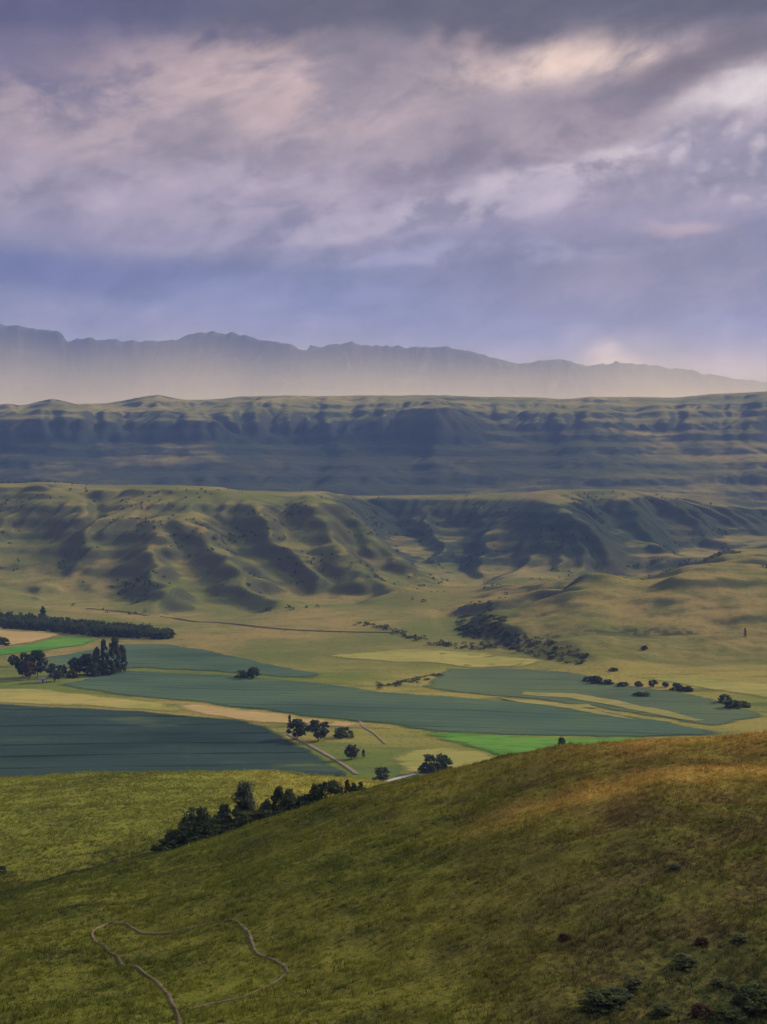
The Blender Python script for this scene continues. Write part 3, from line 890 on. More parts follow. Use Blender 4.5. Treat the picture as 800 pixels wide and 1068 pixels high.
# ------------------------------------------------------------------ grass on the spur (nobody could count it)
def near_path(x, y):
    d = np.full(x.shape, 1e9)
    for P, w in ((PATH1, 0.55), (PATH2, 0.35)):
        for q in P[::2]:
            d = np.minimum(d, np.hypot(x - q[0], y - q[1]) / w)
    return d < 1


def grass():
    xs = []; ys = []
    # near slope
    n = 175000
    y = np.sqrt(rng.uniform(92 ** 2, 245 ** 2, n)); x = rng.uniform(-0.50, 0.50, n) * y
    xs.append(x); ys.append(y)
    n = 82000
    y = np.sqrt(rng.uniform(232 ** 2, 420 ** 2, n)); x = rng.uniform(-0.45, 0.06, n) * y
    xs.append(x); ys.append(y)
    x = np.concatenate(xs); y = np.concatenate(ys)
    den = fbm(x / 6, y / 6, 3, 500)
    keep = (rng.uniform(-0.9, 0.6, len(x)) < den + 0.25) & ~near_path(x, y)
    x = x[keep]; y = y[keep]
    n = len(x)
    z = near_h(x, y)
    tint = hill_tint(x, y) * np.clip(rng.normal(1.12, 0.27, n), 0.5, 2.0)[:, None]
    B_ = 7
    hgt = np.clip(rng.normal(0.27, 0.10, n), 0.10, 0.8) * (1 + 0.9 * fbm(x / 7, y / 7, 3, 510)) * np.where(rng.random(n) < 0.04, 2.0, 1.0) * (1 + 0.25 * (y > 240))
    X0 = np.repeat(x, B_); Y0 = np.repeat(y, B_); Z0 = np.repeat(z, B_); H = np.repeat(hgt, B_) * rng.uniform(0.6, 1.25, n * B_)
    a = rng.uniform(0, 2 * PI, n * B_); r = rng.uniform(0.02, 0.26, n * B_)
    X0 = X0 + np.cos(a) * r; Y0 = Y0 + np.sin(a) * r
    w = rng.uniform(0.025, 0.06, n * B_) * np.where(Y0 > 240, 1.7, 1.0)
    t = rng.uniform(0, PI, n * B_)
    wx, wy = np.cos(t) * w, np.sin(t) * w
    lean = rng.uniform(0.1, 0.7, n * B_) * H
    lx = np.cos(a) * lean + 0.25 * H; ly = np.sin(a) * lean
    zb = Z0 - 0.05
    V = np.stack([np.stack([X0 - wx, Y0 - wy, zb], -1), np.stack([X0 + wx, Y0 + wy, zb], -1), np.stack([X0 + lx, Y0 + ly, Z0 + H], -1)], 1).reshape(-1, 3)
    Fc = np.arange(len(V)).reshape(-1, 3)
    me = mesh_np('grass', V, Fc, M['blade'], False)
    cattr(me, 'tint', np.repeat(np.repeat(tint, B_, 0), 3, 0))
    o = link(bpy.data.objects.new('grass', me))
    tag(o, 'tufts of green and straw grass covering the front spur', 'grass', kind='stuff')


grass()


# ------------------------------------------------------------------ trees
def crown_mesh(name, shape, nclump, nleaf, leaf, m, seed):
    """unit crown (height 1 from z=0.., radius ~0.5): leaf clumps through the volume, gaps between them"""
    r = np.random.default_rng(seed)
    P = []; T = []
    for i in range(nclump):
        while True:
            if shape == 'cone':
                h = r.uniform(0.08, 1.0); R = 0.42 * (1 - h) ** 0.75 + 0.05
            elif shape == 'column':
                h = r.uniform(0.10, 1.0); R = 0.40 * math.sin(PI * min(1, 0.18 + h * 0.80)) ** 0.6 * (1 - 0.35 * h) + 0.03
            elif shape == 'round':
                h = r.uniform(0.22, 1.0); R = 0.48 * math.sqrt(max(0, 1 - ((h - 0.60) / 0.42) ** 2)) + 0.02
            elif shape == 'ragged':
                h = r.uniform(0.12, 1.0); R = (0.47 * (1 - h) ** 0.65 + 0.03) * (0.7 + 0.5 * r.random())
            else:  # bush
                h = r.uniform(0.02, 0.95); R = 0.50 * math.sqrt(max(0, 1 - h ** 2.2)) + 0.03
            a = r.uniform(0, 2 * PI); q = math.sqrt(r.uniform(0.12, 1.0))
            c = np.array([math.cos(a) * R * q, math.sin(a) * R * q, h * 0.94])
            break
        cr = r.uniform(0.06, 0.13) * (0.8 if shape in ('cone', 'column') else 1.1)
        ct = np.clip(r.normal(0.45, 0.25), 0, 1)
        k = int(nleaf * r.uniform(0.6, 1.4))
        d = r.normal(size=(k, 3)); d /= np.linalg.norm(d, axis=1)[:, None]
        rad = cr * r.uniform(0.35, 1.1, k) ** 0.7
        p = c + d * rad[:, None] * np.array([1.15, 1.15, 0.75])
        P.append(p); T.append(np.clip(ct + r.normal(0, 0.18, k), 0, 1))
    # stray sprays that break the outline
    P = np.concatenate(P); T = np.concatenate(T)
    n = len(P)
    a = r.normal(size=(n, 3)); a /= np.linalg.norm(a, axis=1)[:, None]
    b = np.cross(a, r.normal(size=(n, 3))); b /= np.linalg.norm(b, axis=1)[:, None]
    s = leaf * r.uniform(0.6, 1.4, n)[:, None]
    V = np.stack([P - a * s, P + b * s * 0.55, P + a * s, P - b * s * 0.55], 1).reshape(-1, 3)
    V[:, 2] = np.maximum(V[:, 2], 0.0)
    me = mesh_np(name, V, np.arange(len(V)).reshape(-1, 4), m, False)
    fattr(me, 'tint', np.repeat(T, 4))
    return me


def trunk_mesh(name, top, r0, limbs, seed, stems=1):
    """tapered trunk with limbs, unit tree height"""
    r = random.Random(seed)
    V = []; Fc = []

    def tube(pts, rads, n=6):
        b = len(V)
        for (p, q) in zip(pts, rads):
            for k in range(n):
                a = 2 * PI * k / n
                V.append((p[0] + math.cos(a) * q, p[1] + math.sin(a) * q, p[2]))
        for i in range(len(pts) - 1):
            for k in range(n):
                Fc.append((b + i * n + k, b + i * n + (k + 1) % n, b + (i + 1) * n + (k + 1) % n, b + (i + 1) * n + k))
    for s in range(stems):
        ox, oy = (r.uniform(-.14, .14), r.uniform(-.14, .14)) if stems > 1 else (0, 0)
        pts = [(ox * 0.3 + (ox + r.uniform(-.02, .02)) * i / 5, oy * 0.3 + (oy + r.uniform(-.02, .02)) * i / 5, top * i / 5 - 0.03 * (i == 0)) for i in range(6)]
        tube(pts, [r0 * (1.25 if i == 0 else 1 - 0.16 * i) for i in range(6)])
        for k in range(limbs):
            h = r.uniform(0.3, 0.85); i = min(4, int(h * 5)); p = pts[i]
            a = r.uniform(0, 2 * PI); L = r.uniform(0.14, 0.3)
            tube([p, (p[0] + math.cos(a) * L * .55, p[1] + math.sin(a) * L * .55, p[2] + L * .45), (p[0] + math.cos(a) * L, p[1] + math.sin(a) * L, p[2] + L * .95)], [r0 * .5, r0 * .3, r0 * .1], 5)
    return mesh_np(name, np.array(V), np.array(Fc), M['bark'])


KINDS = {}
VAR = 3


def kind(shape, leafmat, nclump, nleaf, leaf, near):
    key = (shape, leafmat, near)
    if key not in KINDS:
        lst = []
        for v in range(VAR):
            sd = abs(hash((shape, near))) % 1 + 100 * len(KINDS) + v * 7 + 5
            cm = crown_mesh('crown', shape, nclump, nleaf, leaf, M[leafmat], sd)
            if shape == 'bush':
                tm = trunk_mesh('stem', 0.6, 0.02, 2, sd, 4)
            else:
                tm = trunk_mesh('trunk', 0.86, 0.028, 6, sd, 1)
            lst.append((cm, tm))
        KINDS[key] = lst
    return KINDS[key]


COUNT = {}


def plant(name, pos, height, width, shape, leafmat, label, cat, group=None, near=False, sink=0.1):
    if near:
        spec = dict(cone=(60, 44, 0.038), column=(70, 44, 0.034), round=(64, 50, 0.042), ragged=(80, 44, 0.036), bush=(64, 54, 0.052))[shape]
    else:
        spec = dict(cone=(36, 24, 0.07), column=(46, 26, 0.065), round=(42, 28, 0.075), ragged=(44, 26, 0.065), bush=(40, 28, 0.085))[shape]
    lst = kind(shape, leafmat, *spec, near)
    i = COUNT.get((shape, leafmat, near), 0); COUNT[(shape, leafmat, near)] = i + 1
    cm, tm = lst[i % VAR]
    e = link(bpy.data.objects.new(name, None))
    e.location = (pos[0], pos[1], pos[2] - sink); e.rotation_euler = (0, 0, random.uniform(0, 6.28)); e.scale = (width, width, height)
    e.empty_display_size = 0.2
    tag(e, label, cat, group)
    link(bpy.data.objects.new('stems' if shape == 'bush' else 'trunk', tm), e)
    link(bpy.data.objects.new('crown', cm), e)
    return e


def plant_px(name, px, base, top, wpx, shape, leafmat, label, cat, group=None, near=False, d=None, flat=False):
    """a plant whose foot is at (px, base) and whose tip reaches row top; d overrides the distance"""
    if d is None:
        if flat:
            x, y = flat_hit(px, base); p = Vector((x, y, float(ground(x, y))))
        else:
            p = hit(px, base)
    else:
        x = (px - 400) / F * d; p = Vector((x, d, float(ground(x, d))))
    h = float(zray(top, p.y)) - p.z
    return plant(name, p, max(h, 0.4), wpx / F * p.y, shape, leafmat, label, cat, group, near)


# thicket in the gully below the green shoulder
G = 'thicket along the gully'
gl = sm(C1[0], 5)


def gully_d(px, off):
    return float(np.interp(px, PXT, KD[4])) + off


for px, top, w, shape, lm, off, nm, label in [
    (172, 876, 26, 'bush', 'leaf_dark', 7, 'shrub', 'low dark bush at the lower left tip of the gully thicket'),
    (187, 862, 26, 'bush', 'leaf_green', 10, 'shrub', 'second bush from the lower left tip of the gully thicket'),
    (202, 842, 26, 'round', 'leaf_dark', 13, 'tree', 'round headed dark tree near the left end of the gully thicket'),
    (219, 856, 26, 'bush', 'leaf_green', 9, 'shrub', 'wide bush between the round headed tree and the tallest gully tree'),
    (233, 841, 24, 'ragged', 'leaf_grey', 12, 'tree', 'grey green tree just left of the tallest gully tree'),
    (254, 817, 30, 'ragged', 'leaf_grey', 13, 'tree', 'tallest tree of the gully thicket with a pointed grey green crown'),
    (262, 844, 26, 'bush', 'leaf_green', 8, 'shrub', 'green bush at the foot of the tallest gully tree'),
    (277, 835, 22, 'ragged', 'leaf_grey', 12, 'tree', 'shorter grey green tree just right of the tallest gully tree'),
    (290, 820, 22, 'cone', 'leaf_green', 13, 'tree', 'pointed green tree in the right half of the gully thicket'),
    (301, 824, 20, 'ragged', 'leaf_green', 12, 'tree', 'bushy tree touching the pointed green tree on its right'),
    (310, 834, 20, 'bush', 'leaf_dark', 8, 'shrub', 'dark low bush below the right half of the gully thicket'),
    (318, 828, 17, 'bush', 'leaf_dark', 12, 'shrub', 'small rounded dark bush in the right part of the gully thicket'),
    (328, 819, 15, 'ragged', 'leaf_green', 13, 'tree', 'slim small tree beside the rounded bush in the gully thicket'),
    (344, 816, 20, 'round', 'leaf_dark', 12, 'tree', 'small round dark tree at the right end of the gully thicket'),
    (362, 814, 8, 'column', 'leaf_brown', 11, 'tree', 'thin russet sapling past the right end of the gully thicket'),
    (373, 816, 16, 'bush', 'leaf_dark', 11, 'shrub', 'last low bush at the upper right tip of the gully'),
    (242, 860, 24, 'bush', 'leaf_dark', 6, 'shrub', 'low dark bush on the gully edge in front of the tallest tree'),
    (282, 846, 22, 'bush', 'leaf_dark', 7, 'shrub', 'low dark bush on the gully edge in front of the pointed green tree'),
    (206, 872, 22, 'bush', 'leaf_dark', 6, 'shrub', 'low dark bush on the gully edge in front of the round headed tree'),
]:
    d = gully_d(px, off)
    plant_px('gully_tree' if nm == 'tree' else 'gully_shrub', px, 0, top - 2, w * 1.4, shape, lm, label, nm, G, True, d)
plant_px('shrub', 2, 912, 902, 10, 'bush', 'leaf_dark', 'small dark bush in the gully at the left edge of the picture', 'shrub', None, True)

# valley trees
VT = 'scattered trees on the valley floor'
for px, base, top, w, shape, lm, nm, label in [
    (310, 771, 750, 20, 'round', 'leaf_dark', 'tree', 'left one of the dark tree pair beside the crop field corner'),
    (332, 773, 751, 24, 'round', 'leaf_dark', 'tree', 'right and broader one of the dark tree pair beside the crop field corner'),
    (358, 769, 758, 20, 'bush', 'leaf_green', 'shrub', 'low bush just right of the dark tree pair'),
    (302, 757, 745, 5, 'column', 'leaf_brown', 'tree', 'tiny slim tree on the stubble strip above the dark tree pair'),
    (367, 792, 776, 15, 'round', 'leaf_dark', 'tree', 'lone round dark tree below the tree pair'),
    (379, 790, 781, 5, 'column', 'leaf_brown', 'tree', 'tiny russet sapling beside the lone round tree'),
    (398, 813, 799, 18, 'bush', 'leaf_green', 'shrub', 'spreading bush behind the brow just left of the pale road'),
    (448, 806, 787, 20, 'bush', 'leaf_dark', 'shrub', 'left half of the dense dark thicket on the brow right of the pale road'),
    (462, 804, 786, 20, 'bush', 'leaf_dark', 'shrub', 'right half of the dense dark thicket on the brow right of the pale road'),
    (586, 778, 768, 8, 'bush', 'leaf_dark', 'shrub', 'lone small bush on the vivid green strip behind the spur'),
    (264, 708, 696, 15, 'round', 'leaf_dark', 'tree', 'larger right one of two dark trees alone in the teal field'),
    (252, 707, 699, 14, 'bush', 'leaf_dark', 'shrub', 'lower left one of two dark trees alone in the teal field'),
]:
    plant_px('valley_tree' if nm == 'tree' else 'valley_shrub', px, base, top, w, shape, lm, label, nm, VT, False, None, True)

FT = 'farm trees between the teal fields'
for px, base, top, w, shape, lm, label in [
    (3, 673, 664, 14, 'bush', 'leaf_dark', 'dark bush at the left picture edge beside the vivid green field'),
    (13, 695, 683, 9, 'round', 'leaf_dark', 'small dark tree at the far left of the farm trees'),
    (24, 706, 680, 16, 'round', 'leaf_dark', 'tall dark tree second from the left among the farm trees'),
    (39, 706, 678, 20, 'round', 'leaf_dark', 'broad dark tree at the middle of the left farm group'),
    (30, 709, 690, 16, 'round', 'leaf_brown', 'brownish tree in front of the left farm group'),
    (57, 711, 692, 18, 'round', 'leaf_dark', 'rounded tree in front between the two farm groups'),
    (67, 706, 693, 9, 'ragged', 'leaf_dark', 'small ragged tree in the gap between the two farm groups'),
    (75, 707, 697, 10, 'bush', 'leaf_brown', 'brownish bush in the gap between the two farm groups'),
    (80, 704, 685, 18, 'round', 'leaf_dark', 'leftmost broad tree of the right farm group'),
    (91, 704, 682, 18, 'round', 'leaf_dark', 'second broad tree from the left of the right farm group'),
    (101, 703, 676, 15, 'ragged', 'leaf_dark', 'mid height tree just left of the twin tall farm trees'),
    (108, 702, 667, 13, 'column', 'leaf_dark', 'left and narrower of the twin tallest farm trees'),
    (120, 702, 664, 22, 'column', 'leaf_dark', 'right and broader of the twin tallest farm trees'),
    (127, 701, 672, 14, 'ragged', 'leaf_dark', 'rightmost tree of the right farm group beside the teal field'),
    (98, 705, 690, 16, 'bush', 'leaf_dark', 'low dark bush at the foot of the right farm group'),
    (114, 704, 688, 16, 'bush', 'leaf_dark', 'low dark bush at the foot of the twin tallest farm trees'),
]:
    plant_px('farm_shrub' if shape == 'bush' else 'farm_tree', px, base, top, w, shape, lm, label, 'shrub' if shape == 'bush' else 'tree', FT, False, None, True)

RT = 'bushes along the river'
for px, base, top, w, shape, lm, label in [
    (614, 711, 705, 12, 'bush', 'leaf_dark', 'left end bush of the dark row along the river'),
    (622, 713, 704, 14, 'bush', 'leaf_dark', 'largest bush at the left end of the river row'),
    (634, 714, 708, 12, 'bush', 'leaf_green', 'third bush from the left in the river row'),
    (650, 716, 711, 14, 'bush', 'leaf_green', 'low flat bush left of the middle of the river row'),
    (666, 716, 710, 8, 'bush', 'leaf_dark', 'small round bush at the middle of the river row'),
    (681, 717, 709, 10, 'round', 'leaf_dark', 'tallest round bush right of the middle of the river row'),
    (694, 717, 711, 7, 'round', 'leaf_dark', 'tiny round bush near the right end of the river row'),
    (706, 720, 712, 13, 'bush', 'leaf_dark', 'broad bush near the right end of the river row'),
    (716, 721, 715, 14, 'bush', 'leaf_dark', 'last bush at the right end of the river row'),
    (670, 726, 721, 18, 'bush', 'leaf_green', 'low flat bush standing in the field below the river row'),
    (756, 733, 724, 15, 'bush', 'leaf_dark', 'left bush of the clump near the right picture edge'),
    (764, 739, 729, 18, 'bush', 'leaf_green', 'front bush of the clump near the right picture edge'),
    (774, 737, 731, 16, 'bush', 'leaf_dark', 'right bush of the clump near the right picture edge'),
    (672, 678, 673, 7, 'bush', 'leaf_dark', 'single small dark bush on the right hillside above the river'),
    (640, 700, 696, 10, 'bush', 'leaf_green', 'small bush on the grass just above the river row'),
    (777, 664, 655, 4, 'column', 'leaf_dark', 'thin lone tree standing up on the right hillside'),
]:
    plant_px('river_tree' if shape == 'column' else 'river_shrub', px, base, top, w, shape, lm, label, 'tree' if shape == 'column' else 'shrub', RT)

plant_px('plantation_tree', 45, 645, 632, 9, 'ragged', 'leaf_dark', 'lone taller tree rising above the dark plantation', 'tree')

# shrubs on the near slope
for px, base, top, w, lm, label in [
    (715, 1008, 993, 24, 'leaf_pale', 'pale green rounded shrub on the lower right slope'),
    (750, 1028, 1018, 15, 'leaf_pale', 'small pale shrub below and right of the rounded pale one'),
    (764, 1032, 1023, 12, 'leaf_pale', 'smallest pale shrub on the lower right slope'),
    (662, 1031, 1019, 18, 'leaf_pale', 'low pale shrub on the lower slope left of the rounded pale one'),
    (626, 1052, 1032, 42, 'leaf_green', 'wide dull green shrub near the bottom edge right of centre'),
    (645, 1043, 1028, 26, 'leaf_grey', 'grey green shrub behind the wide dull green one'),
    (788, 1058, 1026, 46, 'leaf_green', 'large dull green shrub in the bottom right corner'),
    (762, 1066, 1048, 34, 'leaf_green', 'dull green shrub at the bottom edge just left of the corner shrub'),
    (732, 985, 976, 15, 'leaf_brown', 'russet shrub above the rounded pale shrub'),
    (772, 982, 972, 18, 'leaf_pale', 'pale shrub near the right edge of the slope'),
    (590, 980, 972, 15, 'leaf_brown', 'small russet shrub on the middle of the front slope'),
    (705, 906, 900, 12, 'leaf_grey', 'small grey shrub high on the right of the front slope'),
    (732, 1060, 1046, 26, 'leaf_brown', 'russet shrub at the bottom edge left of the corner shrubs'),
    (690, 1060, 1047, 24, 'leaf_green', 'dull green shrub at the bottom edge under the pale ones'),
]:
    plant_px('slope_shrub', px, base, top, w, 'bush', lm, label, 'shrub', 'shrubs on the front slope', True)


# plantation: a dense planted wood, one mass at this distance
def wood(name, spots, shape, m, label, cat, seed, leaf=0.10, ncl=14, nlf=11):
    r = np.random.default_rng(seed)
    protos = []
    for v in range(4):
        me = crown_mesh('tmp', shape, ncl, nlf, leaf, m, seed + v)
        v_ = np.zeros(len(me.vertices) * 3, np.float32); me.vertices.foreach_get('co', v_)
        t_ = np.zeros(len(me.vertices), np.float32); me.attributes['tint'].data.foreach_get('value', t_)
        protos.append((v_.reshape(-1, 3), t_)); bpy.data.meshes.remove(me)
    VV = []; TT = []
    for (x, y, h, w) in spots:
        v, t = protos[r.integers(4)]
        a = r.uniform(0, 6.28); ca, sa = math.cos(a), math.sin(a)
        q = np.column_stack([(v[:, 0] * ca - v[:, 1] * sa) * w + x, (v[:, 0] * sa + v[:, 1] * ca) * w + y, v[:, 2] * h + float(ground(x, y)) - 0.15 * h])
        VV.append(q); TT.append(np.clip(t + r.normal(0, 0.15), 0, 1))
    V = np.concatenate(VV)
    me = mesh_np(name, V, np.arange(len(V)).reshape(-1, 4), m, False)
    fattr(me, 'tint', np.concatenate(TT))
    o = link(bpy.data.objects.new(name, me)); tag(o, label, cat, kind='stuff')
    return o


sp = []
r = np.random.default_rng(4)
lo_a, lo_b = flat_hit(-140, 652), flat_hit(181, 667)
for i in range(800):
    t = r.random() ** 0.9; s = r.random()
    px = -140 + 320 * t
    py_f = np.interp(px, [-140, 0, 60, 100, 182], [647, 656, 660, 664, 667.5]); py_b = np.interp(px, [-140, 0, 60, 100, 182], [637, 645, 651, 656, 663])
    x, y = flat_hit(px, py_f * (1 - s) + py_b * s)
    sp.append((x, y, r.uniform(8.5, 11.5) * (1 - 0.25 * (t > 0.93)), r.uniform(5, 8)))
wood('plantation', sp, 'round', M['leaf_dark'], 'long dark plantation strip across the left of the valley', 'plantation', 61)

sp = []
for i in range(150):
    px = r.uniform(478, 612); t = r.random()
    b_ = np.interp(px, [478, 505, 540, 600, 612], [664, 668, 682, 693, 694]); t_ = np.interp(px, [478, 505, 540, 575, 600, 612], [657, 655, 663, 668, 675, 684])
    p = hit(px, b_ * (1 - t) + t_ * t, 900)
    sp.append((p.x, p.y, r.uniform(1.5, 3.2), r.uniform(4, 7)))
for i in range(110):
    t = r.random(); px = 476 + 52 * t
    p = hit(px, r.uniform(641 + 5 * abs(t - 0.5), 661), 900)
    sp.append((p.x, p.y, r.uniform(1.2, 2.6), r.uniform(4, 8)))
for i in range(90):
    px = r.uniform(366, 520); py = np.interp(px, [366, 400, 450, 520], [650, 655, 672, 676]) + r.normal(0, 1.6)
    p = hit(px, py, 900)
    sp.append((p.x, p.y, r.uniform(1.8, 4.0), r.uniform(4, 7)))
for i in range(60):
    px = r.uniform(392, 462); p = hit(px, np.interp(px, [392, 425, 462], [716, 711, 704]) + r.normal(0, 1.5), 800)
    sp.append((p.x, p.y, r.uniform(0.8, 1.9), r.uniform(3, 6)))
wood('riverside_scrub', sp, 'bush', M['leaf_dark'], 'dark scrub on the river bank under the right hill', 'scrub', 71)

# scrub in the kloofs and on the steep bands of the hills
sp = []
gyy, gxx = np.gradient(HILL.Z, HILL.cell)
sl = np.hypot(gxx, gyy)
wt = np.clip(-HILL_cut / 5.0, 0, 1) * 1.0 + sstep(0.22, 0.5, sl) * 0.8
wt = wt * sstep(-0.1, 0.35, fbm(HILL.X / 130, HILL.Y / 130, 4, 91)) * (HILL.Y > 1420) * (HILL.Y < 3000) * (np.abs(HILL.X) < 0.34 * HILL.Y)
idx = r.choice(wt.size, 1500, replace=False, p=(wt / wt.sum()).ravel())
for k in idx:
    x = HILL.X.ravel()[k] + r.uniform(-3, 3); y = HILL.Y.ravel()[k] + r.uniform(-3, 3)
    sp.append((x, y, r.uniform(1.6, 4.2), r.uniform(3, 8)))
wood('hillside_scrub', sp, 'bush', M['leaf_dark'], 'dark scrub dotted through the gullies of the hills', 'scrub', 81, 0.2, 7, 5)

# low tree line on top of the left hill
sp = []
for i in range(90):
    px = r.uniform(-60, 95); d = 2640 + r.normal(0, 6) + 0.2 * px
    sp.append(((px - 400) / F * d, d, r.uniform(3, 5), r.uniform(6, 10)))
wood('hilltop_wood', sp, 'round', M['leaf_dark'], 'thin dark line of wood on top of the left hill', 'wood', 91, 0.2, 8, 6)


# ------------------------------------------------------------------ farm shed among the trees
def box(V, Fc, x0, x1, y0, y1, z0, z1):
    b = len(V)
    V += [(x0, y0, z0), (x1, y0, z0), (x1, y1, z0), (x0, y1, z0), (x0, y0, z1), (x1, y0, z1), (x1, y1, z1), (x0, y1, z1)]
    Fc += [(b, b + 3, b + 2, b + 1), (b + 4, b + 5, b + 6, b + 7), (b, b + 1, b + 5, b + 4), (b + 1, b + 2, b + 6, b + 5), (b + 2, b + 3, b + 7, b + 6), (b + 3, b, b + 4, b + 7)]


x, y = flat_hit(44.5, 711.5)
e = link(bpy.data.objects.new('farm_shed', None)); e.location = (x, y, float(ground(x, y)) - 0.1); e.rotation_euler = (0, 0, 0.25)
tag(e, 'small white walled farm shed at the foot of the left farm trees', 'shed')
V = []; Fc = []
box(V, Fc, -2.6, 2.6, -1.8, 1.8, 0, 2.4)
link(bpy.data.objects.new('wall', mesh_np('wall', np.array(V), np.array(Fc), M['white'], False)), e)
V = [(-2.9, -2.2, 2.35), (2.9, -2.2, 2.35), (2.9, 0, 3.5), (-2.9, 0, 3.5), (2.9, 2.2, 2.35), (-2.9, 2.2, 2.35),
     (-2.9, -2.2, 2.47), (2.9, -2.2, 2.47), (2.9, 0, 3.62), (-2.9, 0, 3.62), (2.9, 2.2, 2.47), (-2.9, 2.2, 2.47)]
Fc = [(0, 3, 2, 1), (3, 5, 4, 2), (6, 7, 8, 9), (9, 8, 10, 11), (0, 1, 7, 6), (5, 11, 10, 4), (1, 2, 8, 7), (2, 4, 10, 8), (0, 6, 9, 3), (3, 9, 11, 5)]
link(bpy.data.objects.new('roof', mesh_np('roof', np.array(V), np.array(Fc), M['tin'], False)), e)
V = []; Fc = []
box(V, Fc, -0.5, 0.5, -1.86, -1.80, 0.0, 2.0)
link(bpy.data.objects.new('door', mesh_np('door', np.array(V), np.array(Fc), M['dark'], False)), e)


# ------------------------------------------------------------------ air
def volume(name, color, density, aniso, me, label):
    m = bpy.data.materials.new(name + ' air'); m.use_nodes = True
    nt = NT(m.node_tree); nt.n.clear()
    o = nt.node('ShaderNodeOutputMaterial'); v = nt.node('ShaderNodeVolumePrincipled')
    v.inputs['Color'].default_value = (*color, 1); v.inputs['Density'].default_value = density; v.inputs['Anisotropy'].default_value = aniso
    nt.l.new(v.outputs[0], o.inputs['Volume'])
    me.materials.clear(); me.materials.append(m)
    ob = link(bpy.data.objects.new(name, me)); tag(ob, label, 'haze', kind='stuff')
    return ob


V = []; Fc = []
box(V, Fc, -6300, 6300, -1500, 12100, -15.0, 1330.0)
volume('haze', (0.27, 0.43, 1.0), 5.4e-5, 0.0, mesh_np('haze', np.array(V), np.array(Fc), M['dirt'], False), 'thin blue haze lying over the whole landscape')

def clean(me):
    import bmesh
    b = bmesh.new(); b.from_mesh(me)
    bmesh.ops.recalc_face_normals(b, faces=b.faces)
    print('mist open edges', sum(1 for e in b.edges if not e.is_manifold))
    b.to_mesh(me); b.free()
    return me


# bank of mist between the plateau and the range: thickest low down, thinning upwards
nu, nv = 70, 26
xs = np.linspace(-4600, 4600, nu)
h = np.linspace(0, 1, nv)
topz = 1120 + 90 * fbm(xs / 900, xs * 0 + 2.0, 3, 333) * 1.5 - 0.02 * xs
rows = []
for hh, sgn in [(q_, -1) for q_ in h] + [(q_, 1) for q_ in h[::-1][1:]]:
    rows.append(np.stack([xs, 7100 + sgn * (1500 * (1 - hh) ** 3.4 + 0.5) + 0 * xs, 330 + hh * (topz - 330)], -1))
V = np.stack(rows, 0); nr = len(rows)
V = V.reshape(-1, 3)
Fq = []
for a_ in range(nr):
    b_ = (a_ + 1) % nr
    for k in range(nu - 1):
        Fq.append((a_ * nu + k, b_ * nu + k, b_ * nu + k + 1, a_ * nu + k + 1))
for k in (0, nu - 1):
    for a_ in range(nv - 1):
        t_ = [a_ * nu + k, (a_ + 1) * nu + k, (nr - 2 - a_) * nu + k, (nr - 1 - a_) * nu + k]
        if a_ == nv - 2:
            t_.pop(2)
        Fq.append(tuple(t_))
mist_me = bpy.data.meshes.new('mist'); mist_me.from_pydata([tuple(v_) for v_ in V], [], Fq); mist_me.update()
volume('mist', (1.0, 0.87, 0.60), 1.7e-3, 0.35, clean(mist_me), 'pale bank of sunlit mist at the foot of the far mountains')


# ------------------------------------------------------------------ sky
SUN_AZ, SUN_EL = math.radians(58), math.radians(25)
W = bpy.data.worlds.new('World'); S.world = W; W.use_nodes = True
nt = NT(W.node_tree)
bg = nt.n['Background']
sky = nt.node('ShaderNodeTexSky', sky_type='NISHITA', sun_disc=False)
sky.sun_elevation = SUN_EL; sky.sun_rotation = SUN_AZ; sky.air_density = 1.0; sky.dust_density = 1.5; sky.altitude = 1500


def lin(r, g_, b_):
    return tuple(((c / 255 + 0.055) / 1.055) ** 2.4 if c > 10 else c / 255 / 12.92 for c in (r, g_, b_))


SK = 0.1
d = nt.node('ShaderNodeTexCoord').outputs['Generated']
x, y, z = nt.xyz(d)
az = nt.m('MULTIPLY', nt.m('ARCTAN2', x, y), 180 / PI * 25.6)          # 25.6 units per degree
el = nt.m('MULTIPLY', nt.m('ARCSINE', z), 180 / PI * 25.6)
cv = nt.vec(nt.m('DIVIDE', az, 260), nt.m('DIVIDE', nt.m('SUBTRACT', el, nt.m('MULTIPLY', az, 0.13)), 120))
w1 = nt.noise(cv, 0.9, 4, 0.5); w2 = nt.noise(nt.vec(nt.m('DIVIDE', az, 180), nt.m('DIVIDE', el, 80), 7.3), 1.1, 6, 0.55)
X = nt.m('ADD', az, nt.m('MULTIPLY', nt.m('SUBTRACT', w1, 0.5), 160))
Yv = nt.m('ADD', el, nt.m('MULTIPLY', nt.m('SUBTRACT', w2, 0.5), 60))
n1 = nt.noise(cv, 1.6, 9, 0.58, 0.5)
n2 = nt.noise(nt.vec(nt.m('DIVIDE', az, 120), nt.m('DIVIDE', nt.m('SUBTRACT', el, nt.m('MULTIPLY', az, 0.15)), 70), 3.1), 1.5, 8, 0.6, 0.3)

